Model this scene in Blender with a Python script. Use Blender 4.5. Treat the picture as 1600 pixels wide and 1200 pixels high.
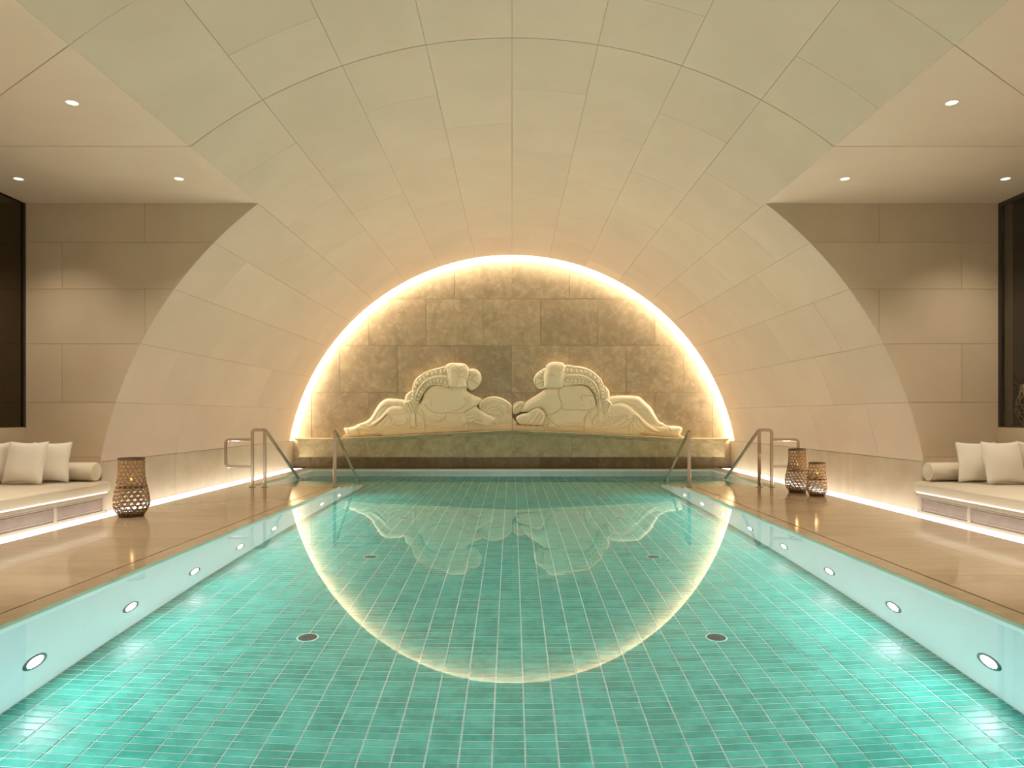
import bpy, bmesh, math, random
import numpy as np
from mathutils import Vector, Matrix
R = math.radians
random.seed(7)
scene = bpy.context.scene
col = scene.collection
for o in list(bpy.data.objects):
    bpy.data.objects.remove(o)

# ------------------------------------------------------------------ camera
EYE = 1.2
FPX = 1067.0            # focal length in pixels of the 1600x1200 frame
cd = bpy.data.cameras.new('camera')
cam = bpy.data.objects.new('camera', cd)
col.objects.link(cam)
cam.location = (0, 0, EYE)
cam.rotation_euler = (R(90), 0, 0)
cd.sensor_width = 36
cd.lens = FPX / 1600 * 36
cd.shift_y = 50 / 1600
cd.clip_start = 0.05
cd.clip_end = 100
scene.camera = cam

# ------------------------------------------------------------------ world, exposure, sampling
w = bpy.data.worlds.new('world')
scene.world = w
w.use_nodes = True
w.node_tree.nodes['Background'].inputs[0].default_value = (0, 0, 0, 1)
vs = scene.view_settings
vs.view_transform = 'Standard'
vs.look = 'None'
vs.gamma = 1
vs.use_curve_mapping = False
vs.exposure = 0.0
cy = scene.cycles
cy.use_denoising = True
cy.max_bounces = 10
cy.diffuse_bounces = 5
cy.glossy_bounces = 5
cy.transmission_bounces = 8
cy.sample_clamp_indirect = 12.0
cy.sample_clamp_direct = 0
cy.blur_glossy = 1.0

WARM = (1.0, 0.81, 0.61)
COOL = (0.86, 0.97, 1.0)
FILL_W = 14.5           # added fill lamp for the vault, watts per metre
STRIP_L = 3.0           # floor light strip radiance
COVE_L = 140.0          # arch cove radiance
SPOT_W = 128.0          # downlight
POOL_L = 335.0          # underwater lens radiance

# ------------------------------------------------------------------ dimensions
YE = 16.0               # end wall
YV = 15.75              # vault end
YF = 8.5                # return walls beside the vault
YB = -5.0               # wall behind the camera
RV, ZC = 5.21, -0.30    # vault radius and centre height
ZF = 3.845              # flat ceiling
XF = math.sqrt(RV ** 2 - (ZF - ZC) ** 2)
XS = 6.05               # side walls
XP = 2.93               # pool half width
XB = 4.51               # stair bay half width
YBAY, YPE, YP0 = 11.64, 15.43, 0.6
ZW = -0.025             # water
ZP = -1.4               # pool floor
XD = 4.80               # deck edge at the light strip
XW = 5.122              # dado face
ZD = 0.63               # dado top


# ------------------------------------------------------------------ helpers
def obj(name, me, mat=None, parent=None, loc=None, rot=None):
    o = bpy.data.objects.new(name, me)
    col.objects.link(o)
    if mat is not None and me is not None and not me.materials:
        me.materials.append(mat)
    if parent is not None:
        o.parent = parent
    if loc is not None:
        o.location = loc
    if rot is not None:
        o.rotation_euler = rot
    return o


def empty(name, loc=(0, 0, 0), rot=(0, 0, 0)):
    o = bpy.data.objects.new(name, None)
    o.empty_display_size = 0.1
    col.objects.link(o)
    o.location = loc
    o.rotation_euler = rot
    return o


def tag(o, label=None, cat=None, group=None, kind=None):
    if label:
        o['label'] = label
    if cat:
        o['category'] = cat
    if group:
        o['group'] = group
    if kind:
        o['kind'] = kind
    return o


def pyd(name, v, f, smooth=False):
    me = bpy.data.meshes.new(name)
    me.from_pydata([tuple(p) for p in v], [], f)
    me.update()
    if smooth:
        me.polygons.foreach_set('use_smooth', [True] * len(me.polygons))
    return me


def fix(me):
    bm = bmesh.new()
    bm.from_mesh(me)
    bmesh.ops.recalc_face_normals(bm, faces=bm.faces)
    bm.to_mesh(me)
    bm.free()
    return me


def box(x0, x1, y0, y1, z0, z1, bev=0.0, seg=1, smooth=False):
    v = [(x, y, z) for x in (x0, x1) for y in (y0, y1) for z in (z0, z1)]
    f = [(0, 1, 3, 2), (4, 6, 7, 5), (0, 4, 5, 1), (2, 3, 7, 6), (0, 2, 6, 4), (1, 5, 7, 3)]
    me = pyd('box', v, f)
    bm = bmesh.new()
    bm.from_mesh(me)
    bmesh.ops.recalc_face_normals(bm, faces=bm.faces)
    if bev > 0:
        bmesh.ops.bevel(bm, geom=list(bm.edges), offset=bev, segments=seg, affect='EDGES', profile=0.5)
    bm.to_mesh(me)
    bm.free()
    if smooth:
        me.polygons.foreach_set('use_smooth', [True] * len(me.polygons))
    return me


def join(meshes, name='mesh'):
    v, f, n = [], [], 0
    sm = []
    for m in meshes:
        v += [tuple(p.co) for p in m.vertices]
        f += [tuple(i + n for i in p.vertices) for p in m.polygons]
        sm += [p.use_smooth for p in m.polygons]
        n += len(m.vertices)
    me = pyd(name, v, f)
    me.polygons.foreach_set('use_smooth', sm)
    return me


def prism(poly, mapf, d0, d1, bev=0.0):
    """poly: 2-D outline; mapf(u, v, d) -> xyz; between depths d0 and d1"""
    n = len(poly)
    v = [mapf(a, b, d0) for a, b in poly] + [mapf(a, b, d1) for a, b in poly]
    f = [tuple(range(n)), tuple(range(2 * n - 1, n - 1, -1))]
    f += [(i, (i + 1) % n, n + (i + 1) % n, n + i) for i in range(n)]
    me = pyd('prism', v, f)
    bm = bmesh.new()
    bm.from_mesh(me)
    bmesh.ops.recalc_face_normals(bm, faces=bm.faces)
    if bev:
        bmesh.ops.bevel(bm, geom=list(bm.edges), offset=bev, segments=1, affect='EDGES')
    bm.to_mesh(me)
    bm.free()
    return me


def lathe(prof, n=24, smooth=True, name='lathe'):
    v, f = [], []
    for r, z in prof:
        for k in range(n):
            a = 2 * math.pi * k / n
            v.append((r * math.cos(a), r * math.sin(a), z))
    for i in range(len(prof) - 1):
        for k in range(n):
            k2 = (k + 1) % n
            f.append((i * n + k, i * n + k2, (i + 1) * n + k2, (i + 1) * n + k))
    return fix(pyd(name, v, f, smooth))


def disc(r, z, n=24):
    v = [(r * math.cos(2 * math.pi * k / n), r * math.sin(2 * math.pi * k / n), z) for k in range(n)]
    return pyd('disc', v, [tuple(range(n))])


def tube(pts, rad, n=6, closed=False, smooth=True):
    """round tube along a polyline"""
    pts = [Vector(p) for p in pts]
    m = len(pts)
    v, f = [], []
    up = Vector((0, 0, 1))
    for i, p in enumerate(pts):
        if closed:
            t = pts[(i + 1) % m] - pts[i - 1]
        else:
            t = pts[min(i + 1, m - 1)] - pts[max(i - 1, 0)]
        t.normalize()
        a = t.cross(up)
        if a.length < 1e-3:
            a = t.cross(Vector((1, 0, 0)))
        a.normalize()
        b = a.cross(t)
        r = rad[i] if isinstance(rad, (list, tuple)) else rad
        for k in range(n):
            th = 2 * math.pi * k / n
            v.append(p + a * r * math.cos(th) + b * r * math.sin(th))
    rng = m if closed else m - 1
    for i in range(rng):
        j = (i + 1) % m
        for k in range(n):
            k2 = (k + 1) % n
            f.append((i * n + k, i * n + k2, j * n + k2, j * n + k))
    if not closed:
        f.append(tuple(range(n - 1, -1, -1)))
        f.append(tuple((m - 1) * n + k for k in range(n)))
    return fix(pyd('tube', v, f, smooth))


def bar(pts, nrm, wn, th):
    """flat bar swept along a planar path: wn across the plane (nrm), th in the plane"""
    pts = [Vector(p) for p in pts]
    nrm = Vector(nrm).normalized()
    m = len(pts)
    v, f = [], []
    for i, p in enumerate(pts):
        t0 = (pts[i] - pts[i - 1]).normalized() if i > 0 else None
        t1 = (pts[i + 1] - pts[i]).normalized() if i < m - 1 else None
        if t0 is None:
            t0 = t1
        if t1 is None:
            t1 = t0
        s0, s1 = t0.cross(nrm), t1.cross(nrm)
        s = (s0 + s1).normalized()
        s = s / max(0.4, s.dot(s0))
        for a, b in ((-1, -1), (1, -1), (1, 1), (-1, 1)):
            v.append(p + s * (a * th / 2) + nrm * (b * wn / 2))
    for i in range(m - 1):
        for k in range(4):
            k2 = (k + 1) % 4
            f.append((i * 4 + k, i * 4 + k2, i * 4 + 4 + k2, i * 4 + 4 + k))
    f.append((3, 2, 1, 0))
    f.append(tuple((m - 1) * 4 + k for k in range(4)))
    me = fix(pyd('bar', v, f))
    bm = bmesh.new()
    bm.from_mesh(me)
    bmesh.ops.bevel(bm, geom=list(bm.edges), offset=min(wn, th) * 0.12, segments=1, affect='EDGES')
    bm.to_mesh(me)
    bm.free()
    return me


def arc(c, r, a0, a1, n, fn):
    return [fn(c[0] + r * math.cos(a0 + (a1 - a0) * i / n), c[1] + r * math.sin(a0 + (a1 - a0) * i / n)) for i in range(n + 1)]


# ------------------------------------------------------------------ materials
def mat(name, base=(0.8, 0.8, 0.8), rough=0.5, metal=0.0, **kw):
    m = bpy.data.materials.new(name)
    m.use_nodes = True
    p = m.node_tree.nodes['Principled BSDF']
    p.inputs['Base Color'].default_value = (*base, 1)
    p.inputs['Roughness'].default_value = rough
    p.inputs['Metallic'].default_value = metal
    for k, v in kw.items():
        p.inputs[k].default_value = v
    return m


def nd(m, t, **kw):
    n = m.node_tree.nodes.new(t)
    for k, v in kw.items():
        setattr(n, k, v)
    return n


def lk(m, a, b):
    m.node_tree.links.new(a, b)


def stone(name, c0, c1, scale=2.0, rough=0.55, piece=0.06, bump=0.0, detail=6.0, stretch=(1, 1, 1), lo=0.3, hi=0.7,
          fleck=None, fscale=18.0, famt=0.5, distort=0.4):
    """two-tone noise stone with a slight shade of its own for every piece"""
    m = mat(name, c0, rough)
    p = m.node_tree.nodes['Principled BSDF']
    geo = nd(m, 'ShaderNodeNewGeometry')
    oi = nd(m, 'ShaderNodeObjectInfo')
    mp = nd(m, 'ShaderNodeMapping')
    mp.inputs['Scale'].default_value = stretch
    off = nd(m, 'ShaderNodeVectorMath', operation='SCALE')
    cmb = nd(m, 'ShaderNodeCombineXYZ')
    for i in range(3):
        lk(m, oi.outputs['Random'], cmb.inputs[i])
    lk(m, cmb.outputs[0], off.inputs[0])
    off.inputs['Scale'].default_value = 37.0
    add = nd(m, 'ShaderNodeVectorMath', operation='ADD')
    lk(m, geo.outputs['Position'], add.inputs[0])
    lk(m, off.outputs[0], add.inputs[1])
    lk(m, add.outputs[0], mp.inputs['Vector'])
    nz = nd(m, 'ShaderNodeTexNoise')
    nz.inputs['Scale'].default_value = scale
    nz.inputs['Detail'].default_value = detail
    nz.inputs['Roughness'].default_value = 0.6
    nz.inputs['Distortion'].default_value = distort
    lk(m, mp.outputs[0], nz.inputs['Vector'])
    rp = nd(m, 'ShaderNodeValToRGB')
    rp.color_ramp.elements[0].position = lo
    rp.color_ramp.elements[0].color = (*c0, 1)
    rp.color_ramp.elements[1].position = hi
    rp.color_ramp.elements[1].color = (*c1, 1)
    lk(m, nz.outputs['Fac'], rp.inputs['Fac'])
    out = rp.outputs['Color']
    if fleck:
        n2 = nd(m, 'ShaderNodeTexNoise')
        n2.inputs['Scale'].default_value = fscale
        n2.inputs['Detail'].default_value = 8.0
        n2.inputs['Roughness'].default_value = 0.7
        n2.inputs['Distortion'].default_value = 0.5
        lk(m, mp.outputs[0], n2.inputs['Vector'])
        r2 = nd(m, 'ShaderNodeValToRGB')
        r2.color_ramp.elements[0].position = 0.48
        r2.color_ramp.elements[1].position = 0.64
        lk(m, n2.outputs['Fac'], r2.inputs['Fac'])
        ml = nd(m, 'ShaderNodeMath', operation='MULTIPLY')
        lk(m, r2.outputs['Color'], ml.inputs[0])
        ml.inputs[1].default_value = famt
        mx = nd(m, 'ShaderNodeMixRGB', blend_type='MIX')
        lk(m, ml.outputs[0], mx.inputs['Fac'])
        lk(m, out, mx.inputs['Color1'])
        mx.inputs['Color2'].default_value = (*fleck, 1)
        out = mx.outputs['Color']
    if piece:
        mr = nd(m, 'ShaderNodeMapRange')
        mr.inputs['To Min'].default_value = 1 - piece
        mr.inputs['To Max'].default_value = 1 + piece
        lk(m, oi.outputs['Random'], mr.inputs['Value'])
        hs = nd(m, 'ShaderNodeHueSaturation')
        lk(m, mr.outputs[0], hs.inputs['Value'])
        lk(m, out, hs.inputs['Color'])
        out = hs.outputs['Color']
    lk(m, out, p.inputs['Base Color'])
    if bump:
        bp = nd(m, 'ShaderNodeBump')
        bp.inputs['Strength'].default_value = 1.0
        bp.inputs['Distance'].default_value = bump
        lk(m, nz.outputs['Fac'], bp.inputs['Height'])
        lk(m, bp.outputs[0], p.inputs['Normal'])
    return m


def emit(name, c, s):
    m = bpy.data.materials.new(name)
    m.use_nodes = True
    nt = m.node_tree
    nt.nodes.clear()
    e = nt.nodes.new('ShaderNodeEmission')
    e.inputs[0].default_value = (*c, 1)
    e.inputs[1].default_value = s
    o = nt.nodes.new('ShaderNodeOutputMaterial')
    nt.links.new(e.outputs[0], o.inputs[0])
    return m


M = {}
M['vault'] = stone('vault_limestone', (0.64, 0.495, 0.37), (0.70, 0.55, 0.415), 0.9, 0.6, 0.025, detail=8)
M['vault_bed'] = mat('vault_joint', (0.30, 0.22, 0.13), 0.9)
M['return'] = stone('return_wall_limestone', (0.56, 0.45, 0.31), (0.63, 0.51, 0.355), 1.2, 0.6, 0.03, detail=8)
M['dado'] = stone('dado_limestone', (0.50, 0.41, 0.28), (0.62, 0.52, 0.38), 2.0, 0.45, 0.03, detail=8)
M['endwall'] = stone('mottled_stone', (0.30, 0.23, 0.14), (0.43, 0.34, 0.215), 2.6, 0.5, 0.13, detail=10,
                     fleck=(0.56, 0.455, 0.30), fscale=7.0, famt=0.55)
M['ledge'] = stone('ledge_stone', (0.34, 0.27, 0.14), (0.52, 0.44, 0.26), 4.0, 0.5, 0.10, detail=8,
                   fleck=(0.60, 0.52, 0.34), fscale=9, famt=0.5)
M['relief'] = stone('carved_limestone', (0.86, 0.75, 0.53), (0.90, 0.79, 0.57), 2.0, 0.7, 0.0)
M['deck'] = stone('polished_deck_stone', (0.40, 0.305, 0.195), (0.50, 0.395, 0.265), 1.0, 0.11, 0.05, detail=8,
                  stretch=(0.5, 2.6, 1), fleck=(0.54, 0.43, 0.29), fscale=3.5, famt=0.4)
M['bed'] = mat('mortar_bed', (0.10, 0.07, 0.04), 0.9)
M['slot'] = mat('drain_slot', (0.012, 0.009, 0.006), 0.9)
M['poolwall'] = stone('pool_wall_plaster', (0.83, 0.94, 0.94), (0.87, 0.96, 0.96), 1.5, 0.5, 0.0)
M['rim'] = stone('pool_rim_stone', (0.66, 0.70, 0.54), (0.72, 0.76, 0.60), 3, 0.3, 0.0)
M['grout'] = mat('pool_grout', (0.80, 0.92, 0.88), 0.8)
M['steel'] = mat('brushed_steel', (0.60, 0.53, 0.44), 0.22, 1.0)
M['darksteel'] = mat('steel_ring', (0.20, 0.24, 0.23), 0.35, 1.0)
M['fabric'] = mat('cream_fabric', (0.76, 0.69, 0.56), 0.9)
M['fabric2'] = mat('cream_fabric_light', (0.88, 0.82, 0.72), 0.9)
M['wood'] = stone('bench_limed_wood', (0.50, 0.43, 0.34), (0.57, 0.49, 0.39), 2, 0.5, 0.0)
M['grille'] = stone('bench_panel_mauve', (0.30, 0.235, 0.205), (0.36, 0.285, 0.25), 6, 0.45, 0.05)
M['rattan'] = mat('rattan', (0.33, 0.20, 0.09), 0.55)
M['rattan_dark'] = mat('rattan_dark_edge', (0.10, 0.055, 0.025), 0.6)
M['rattan_pale'] = mat('rattan_pale', (0.55, 0.50, 0.36), 0.6)
M['candle'] = emit('candle_glow', (1.0, 0.62, 0.16), 1.4)
M['wax'] = mat('candle_wax', (0.80, 0.62, 0.30), 0.5)
M['white'] = mat('white_metal', (0.85, 0.80, 0.72), 0.4)
M['mirror'] = mat('dark_mirror', (0.10, 0.085, 0.06), 0.03, 1.0)
M['frame'] = mat('dark_frame', (0.035, 0.028, 0.02), 0.4)
M['niche'] = mat('niche_dark_wall', (0.014, 0.011, 0.009), 0.7)
M['leaf'] = mat('dark_leaf', (0.05, 0.09, 0.03), 0.45)
M['strip'] = emit('floor_light_strip', (1.0, 0.92, 0.82), STRIP_L)
M['bench_strip'] = emit('bench_light_strip', (1.0, 0.92, 0.82), 1.6)
M['cove'] = emit('cove_light', (1.0, 0.88, 0.72), COVE_L)
M['down'] = emit('downlight_lens', (1.0, 0.93, 0.82), 4.0)
M['poollens'] = emit('pool_lens', COOL, POOL_L)

# clear window glass
m = mat('window_glass', (1, 1, 1), 0.0)
m.node_tree.nodes['Principled BSDF'].inputs['Transmission Weight'].default_value = 1.0
m.node_tree.nodes['Principled BSDF'].inputs['IOR'].default_value = 1.5
M['glass'] = m
# still pool water
m = mat('pool_water', (1, 1, 1), 0.0)
p = m.node_tree.nodes['Principled BSDF']
p.inputs['Transmission Weight'].default_value = 1.0
p.inputs['IOR'].default_value = 1.333
nz = nd(m, 'ShaderNodeTexNoise')
nz.inputs['Scale'].default_value = 2.2
nz.inputs['Detail'].default_value = 1.5
geo = nd(m, 'ShaderNodeNewGeometry')
lk(m, geo.outputs['Position'], nz.inputs['Vector'])
bp = nd(m, 'ShaderNodeBump')
bp.inputs['Strength'].default_value = 1.0
bp.inputs['Distance'].default_value = 0.00012
lk(m, nz.outputs['Fac'], bp.inputs['Height'])
lk(m, bp.outputs[0], p.inputs['Normal'])
M['water'] = m
# glazed pool tile: own shade for every tile cell, cloudy glaze, wavy gloss
TS, TR, TX0 = 0.1797, 0.0648, 0.072
m = mat('pool_tile', (0.1, 0.4, 0.3), 0.27, **{'IOR': 1.75})
p = m.node_tree.nodes['Principled BSDF']
geo = nd(m, 'ShaderNodeNewGeometry')
mp = nd(m, 'ShaderNodeMapping')
mp.inputs['Location'].default_value = (-TX0 / TS, -YP0 / TR, 0)
mp.inputs['Scale'].default_value = (1 / TS, 1 / TR, 0)
lk(m, geo.outputs['Position'], mp.inputs['Vector'])
fl = nd(m, 'ShaderNodeVectorMath', operation='FLOOR')
lk(m, mp.outputs[0], fl.inputs[0])
wn = nd(m, 'ShaderNodeTexWhiteNoise', noise_dimensions='3D')
lk(m, fl.outputs[0], wn.inputs['Vector'])
cl = nd(m, 'ShaderNodeTexNoise')
cl.inputs['Scale'].default_value = 9.0
cl.inputs['Detail'].default_value = 6.0
cl.inputs['Roughness'].default_value = 0.65
lk(m, geo.outputs['Position'], cl.inputs['Vector'])
mx0 = nd(m, 'ShaderNodeMath', operation='MULTIPLY_ADD')
lk(m, wn.outputs['Value'], mx0.inputs[0])
mx0.inputs[1].default_value = 0.38
mxb = nd(m, 'ShaderNodeMath', operation='MULTIPLY_ADD')
lk(m, cl.outputs['Fac'], mxb.inputs[0])
mxb.inputs[1].default_value = 1.5
mxb.inputs[2].default_value = -0.45
lk(m, mxb.outputs[0], mx0.inputs[2])
rp = nd(m, 'ShaderNodeValToRGB')
rp.color_ramp.elements[0].position = 0.25
rp.color_ramp.elements[0].color = (0.008, 0.29, 0.23, 1)
rp.color_ramp.elements[1].position = 0.85
rp.color_ramp.elements[1].color = (0.06, 0.48, 0.40, 1)
lk(m, mx0.outputs[0], rp.inputs['Fac'])
lk(m, rp.outputs['Color'], p.inputs['Base Color'])
wv = nd(m, 'ShaderNodeTexNoise')
wv.inputs['Scale'].default_value = 60.0
wv.inputs['Detail'].default_value = 3.0
lk(m, geo.outputs['Position'], wv.inputs['Vector'])
bp = nd(m, 'ShaderNodeBump')
bp.inputs['Strength'].default_value = 1.0
bp.inputs['Distance'].default_value = 0.0010
lk(m, wv.outputs['Fac'], bp.inputs['Height'])
lk(m, bp.outputs[0], p.inputs['Normal'])
M['tile'] = m


# ------------------------------------------------------------------ pool basin, tiles, water
def outline():
    return [(-XP, YP0), (XP, YP0), (XP, YBAY), (XB, YBAY), (XB, YPE), (-XB, YPE), (-XB, YBAY), (-XP, YBAY)]


ol = outline()
n = len(ol)
v = [(x, y, ZP - 0.006) for x, y in ol] + [(x, y, ZW) for x, y in ol]
f = [(i, (i + 1) % n, n + (i + 1) % n, n + i) for i in range(n)]
basin = obj('pool_basin', fix(pyd('pool_basin', v, f)), M['poolwall'])
tag(basin, 'pale aqua plastered side walls of the swimming pool', None, None, 'structure')
# rim stone: the upright face between water and deck
v = [(x, y, ZW) for x, y in ol] + [(x, y, 0.0) for x, y in ol]
obj('rim', fix(pyd('rim', v, f)), M['rim'], basin)

v = [(-XB, YP0, ZP - 0.006), (XB, YP0, ZP - 0.006), (XB, YPE, ZP - 0.006), (-XB, YPE, ZP - 0.006)]
pfloor = obj('floor_pool', pyd('floor_pool', v, [(0, 1, 2, 3)]), M['grout'])
tag(pfloor, 'tiled pool floor with pale grout between green tiles', None, None, 'structure')


def tile_geo(x0, x1, y0, y1, c=0.0025, h=0.006):
    z = ZP
    v = [(x0, y0, z - h), (x1, y0, z - h), (x1, y1, z - h), (x0, y1, z - h),
         (x0, y0, z - c), (x1, y0, z - c), (x1, y1, z - c), (x0, y1, z - c),
         (x0 + c, y0 + c, z), (x1 - c, y0 + c, z), (x1 - c, y1 - c, z), (x0 + c, y1 - c, z)]
    f = [(8, 9, 10, 11)]
    for a in (0, 4):
        for k in range(4):
            k2 = (k + 1) % 4
            f.append((a + k, a + k2, a + 4 + k2, a + 4 + k))
    return v, f


GX, GY = 0.010, 0.0085
v1, f1 = tile_geo(GX / 2, TS - GX / 2, GY / 2, TR - GY / 2)
tile_me = pyd('tile', v1, f1)
tile_me.materials.append(M['tile'])
fv, ff = [], []
single = []
nrow = int((YPE - YP0) / TR)
for j in range(nrow):
    y0 = YP0 + j * TR
    yc = y0 + TR / 2
    half = XB if yc > YBAY else XP
    k0 = math.floor((-half - TX0) / TS)
    k1 = math.ceil((half - TX0) / TS)
    for k in range(k0, k1):
        a, b = TX0 + k * TS, TX0 + (k + 1) * TS
        whole = a >= -half - 1e-6 and b <= half + 1e-6
        xc = (a + b) / 2
        if whole and yc > 3.72 and abs(xc) / yc < 0.80 and len(single) < 300 and yc < 8:
            single.append((a, y0))
            continue
        a2, b2 = max(a, -half), min(b, half)
        if b2 - a2 < 0.02:
            continue
        vv, f_ = tile_geo(a2 + GX / 2, b2 - GX / 2, y0 + GY / 2, y0 + TR - GY / 2)
        nb = len(fv)
        fv += vv
        ff += [tuple(i + nb for i in q) for q in f_]
for a, y0 in single:
    obj('tile', tile_me, None, pfloor, (a, y0, 0))
tf = obj('tile_field', pyd('tile_field', fv, ff), M['tile'], pfloor)
tag(tf, None, None, None, 'stuff')

# stairs into the pool in the two bays: stacked stone treads
M['step'] = stone('step_stone', (0.50, 0.44, 0.28), (0.60, 0.54, 0.36), 2, 0.5, 0.03)
for s, nm in ((-1, 'by the single lantern'), (1, 'by the pair of lanterns')):
    t = empty('pool_stair', (s * (XP + XB) / 2, YBAY, ZP))
    tag(t, 'submerged stone pool stair between the handrails ' + nm, 'stairs')
    for k in range(4):
        zt = -0.16 - 0.28 * k
        yl = 0.0 + 0.42 * k
        me = box(-(XB - XP) / 2 + 0.001, (XB - XP) / 2, yl + 0.001, yl + 0.42, 0.0, zt - ZP, 0.006)
        obj('step', me, M['step'], t)
        # pale plaster cheek towards the pool, stepping down with the treads
        xi = -s * (XB - XP) / 2
        me = box(min(xi, xi - s * 0.012), max(xi, xi - s * 0.012), yl, yl + 0.421, 0.0, zt - ZP + 0.004)
        obj('cheek', me, M['poolwall'], t)

# water surface
v = [(x, y, ZW) for x, y in ol]
water = obj('pool_water', pyd('pool_water', v, [tuple(range(n))]), M['water'])
tag(water, 'still clear pool water mirroring the lit arch', 'water', None, 'stuff')

# underwater lights
lens_me = disc(0.072, 0.0, 24)
lens_me.materials.append(M['poollens'])
ring_me = lathe([(0.074, -0.001), (0.076, 0.010), (0.095, 0.014), (0.104, 0.006), (0.105, 0.0), (0.105, -0.004)], 32)
ring_me.materials.append(M['darksteel'])
for s, nm in ((-1, 'single lantern'), (1, 'pair of lanterns')):
    for k in range(-3, 8):
        y = 4.19 + 1.052 * k
        t = empty('pool_light', (s * XP, y, -0.95), (0, -s * R(90), 0))
        nth = ('first', 'second', 'third', 'fourth', 'fifth', 'sixth', 'seventh', 'eighth', 'ninth', 'tenth', 'eleventh')[7 - k]
        tag(t, 'round underwater light, ' + nth + ' from the stair in the wall towards the ' + nm, 'pool light',
            'pool lights towards the ' + nm)
        obj('bezel', ring_me, None, t)
        obj('lens', lens_me, None, t, (0, 0, 0.004))

# floor inlets
dr_me = lathe([(0.0, 0.003), (0.012, 0.005), (0.03, 0.003), (0.065, 0.003), (0.069, 0.001)], 28)
dr_me.materials.append(mat('drain_grate', (0.008, 0.05, 0.042), 0.35))
dring_me = lathe([(0.069, 0.0), (0.071, 0.006), (0.079, 0.006), (0.082, 0.0)], 28)
dring_me.materials.append(mat('drain_ring', (0.55, 0.80, 0.74), 0.3))
for s in (-1, 1):
    for y in (5.13, 7.40, 9.70, 12.1):
        t = empty('floor_inlet', (s * 1.535, y, ZP + 0.001))
        nth = {5.13: 'fourth', 7.40: 'third', 9.70: 'second', 12.1: 'first'}[y]
        tag(t, 'round dark floor inlet, ' + nth + ' from the carved wall on the side of the ' + ('single lantern' if s < 0 else 'lantern pair'),
            'drain', 'floor inlets in the pool')
        obj('grate', dr_me, None, t)
        obj('ring', dring_me, None, t)
        for a in range(6):
            obj('screw', box(-0.003, 0.003, -0.003, 0.003, 0.002, 0.005), M['darksteel'], t,
                (0.04 * math.cos(a * 1.047), 0.04 * math.sin(a * 1.047), 0))

# ------------------------------------------------------------------ deck
e_ = 0.015
parts = [box(-XS, -XP - e_, YB, YBAY - e_, -0.25, -0.02), box(XP + e_, XS, YB, YBAY - e_, -0.25, -0.02),
         box(-XP - e_, XP + e_, YB, YP0 - e_, -0.25, -0.02),
         box(-XS, -XB - e_, YBAY - e_, YE + 0.1, -0.25, -0.02), box(XB + e_, XS, YBAY - e_, YE + 0.1, -0.25, -0.02),
         box(-XB - e_, XB + e_, YPE + e_, YE + 0.1, -0.25, -0.02)]
floor = obj('floor', join(parts, 'floor'), M['bed'])
tag(floor, 'polished beige stone pool deck', None, None, 'structure')
XSLOT = 3.105


def slab(x0, x1, y0, y1, g=0.0012):
    me = box(x0 + g, x1 - g, y0 + g, y1 - g, -0.02, 0.0, 0.0015)
    return obj('slab', me, M['deck'], floor)


for s in (-1, 1):
    def sl(a, b, y0, y1, g=0.0012):
        slab(min(s * a, s * b), max(s * a, s * b), y0, y1, g)
    ys = [YB] + [YBAY - 1.62 * k for k in range(9, -1, -1)]
    for k in range(len(ys) - 1):
        mid = (ys[k] + ys[k + 1]) / 2
        if k % 2:
            sl(XSLOT + 0.006, XD, ys[k], ys[k + 1])
        else:
            sl(XSLOT + 0.006, 3.96, ys[k], ys[k + 1])
            sl(3.96, XD, ys[k], ys[k + 1])
    # coping strip between slot and pool: long pieces, one open joint
    cuts = [YP0, 5.66, 11.64] if s > 0 else [YP0, 11.64]
    for a, b in zip(cuts[:-1], cuts[1:]):
        sl(XP, XSLOT - 0.006, a, b, 0.005 if s > 0 else 0.001)
    sl(XP, XSLOT - 0.006, YB, YP0)
    # strip beside the bay
    sl(XB, XD, YBAY, 13.6)
    sl(XB, XD, 13.6, YPE)
for x0, x1 in ((-XD, -2.4), (-2.4, 0), (0, 2.4), (2.4, XD)):
    slab(x0, x1, YPE, YE)
for x0, x1 in ((-XP, -1), (-1, 1), (1, XP)):
    slab(x0, x1, -0.9, YP0)
    slab(x0, x1, YB, -0.9)

# ------------------------------------------------------------------ vault: barrel of limestone panels
A_STEP = R(9.325)
A_TOP = math.acos((ZD - ZC) / RV)            # dado level, from vertical


def cyl(r, a0, a1, y0, y1, na):
    v, f = [], []
    for i in range(na + 1):
        a = a0 + (a1 - a0) * i / na
        x, z = r * math.sin(a), ZC + r * math.cos(a)
        v += [(x, y0, z), (x, y1, z)]
    for i in range(na):
        f.append((2 * i, 2 * i + 1, 2 * i + 3, 2 * i + 2))
    return pyd('cyl', v, f, True)


AF = 4 * A_STEP
bedm = join([cyl(RV + 0.012, -A_TOP, A_TOP, YF, YV, 64), cyl(RV + 0.012, -AF, AF, YB, YF, 40)], 'ceiling')
ceil = obj('ceiling', bedm, M['vault_bed'])
tag(ceil, 'barrel vault of beige limestone panels over the pool', None, None, 'structure')
pc = {}


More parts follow.
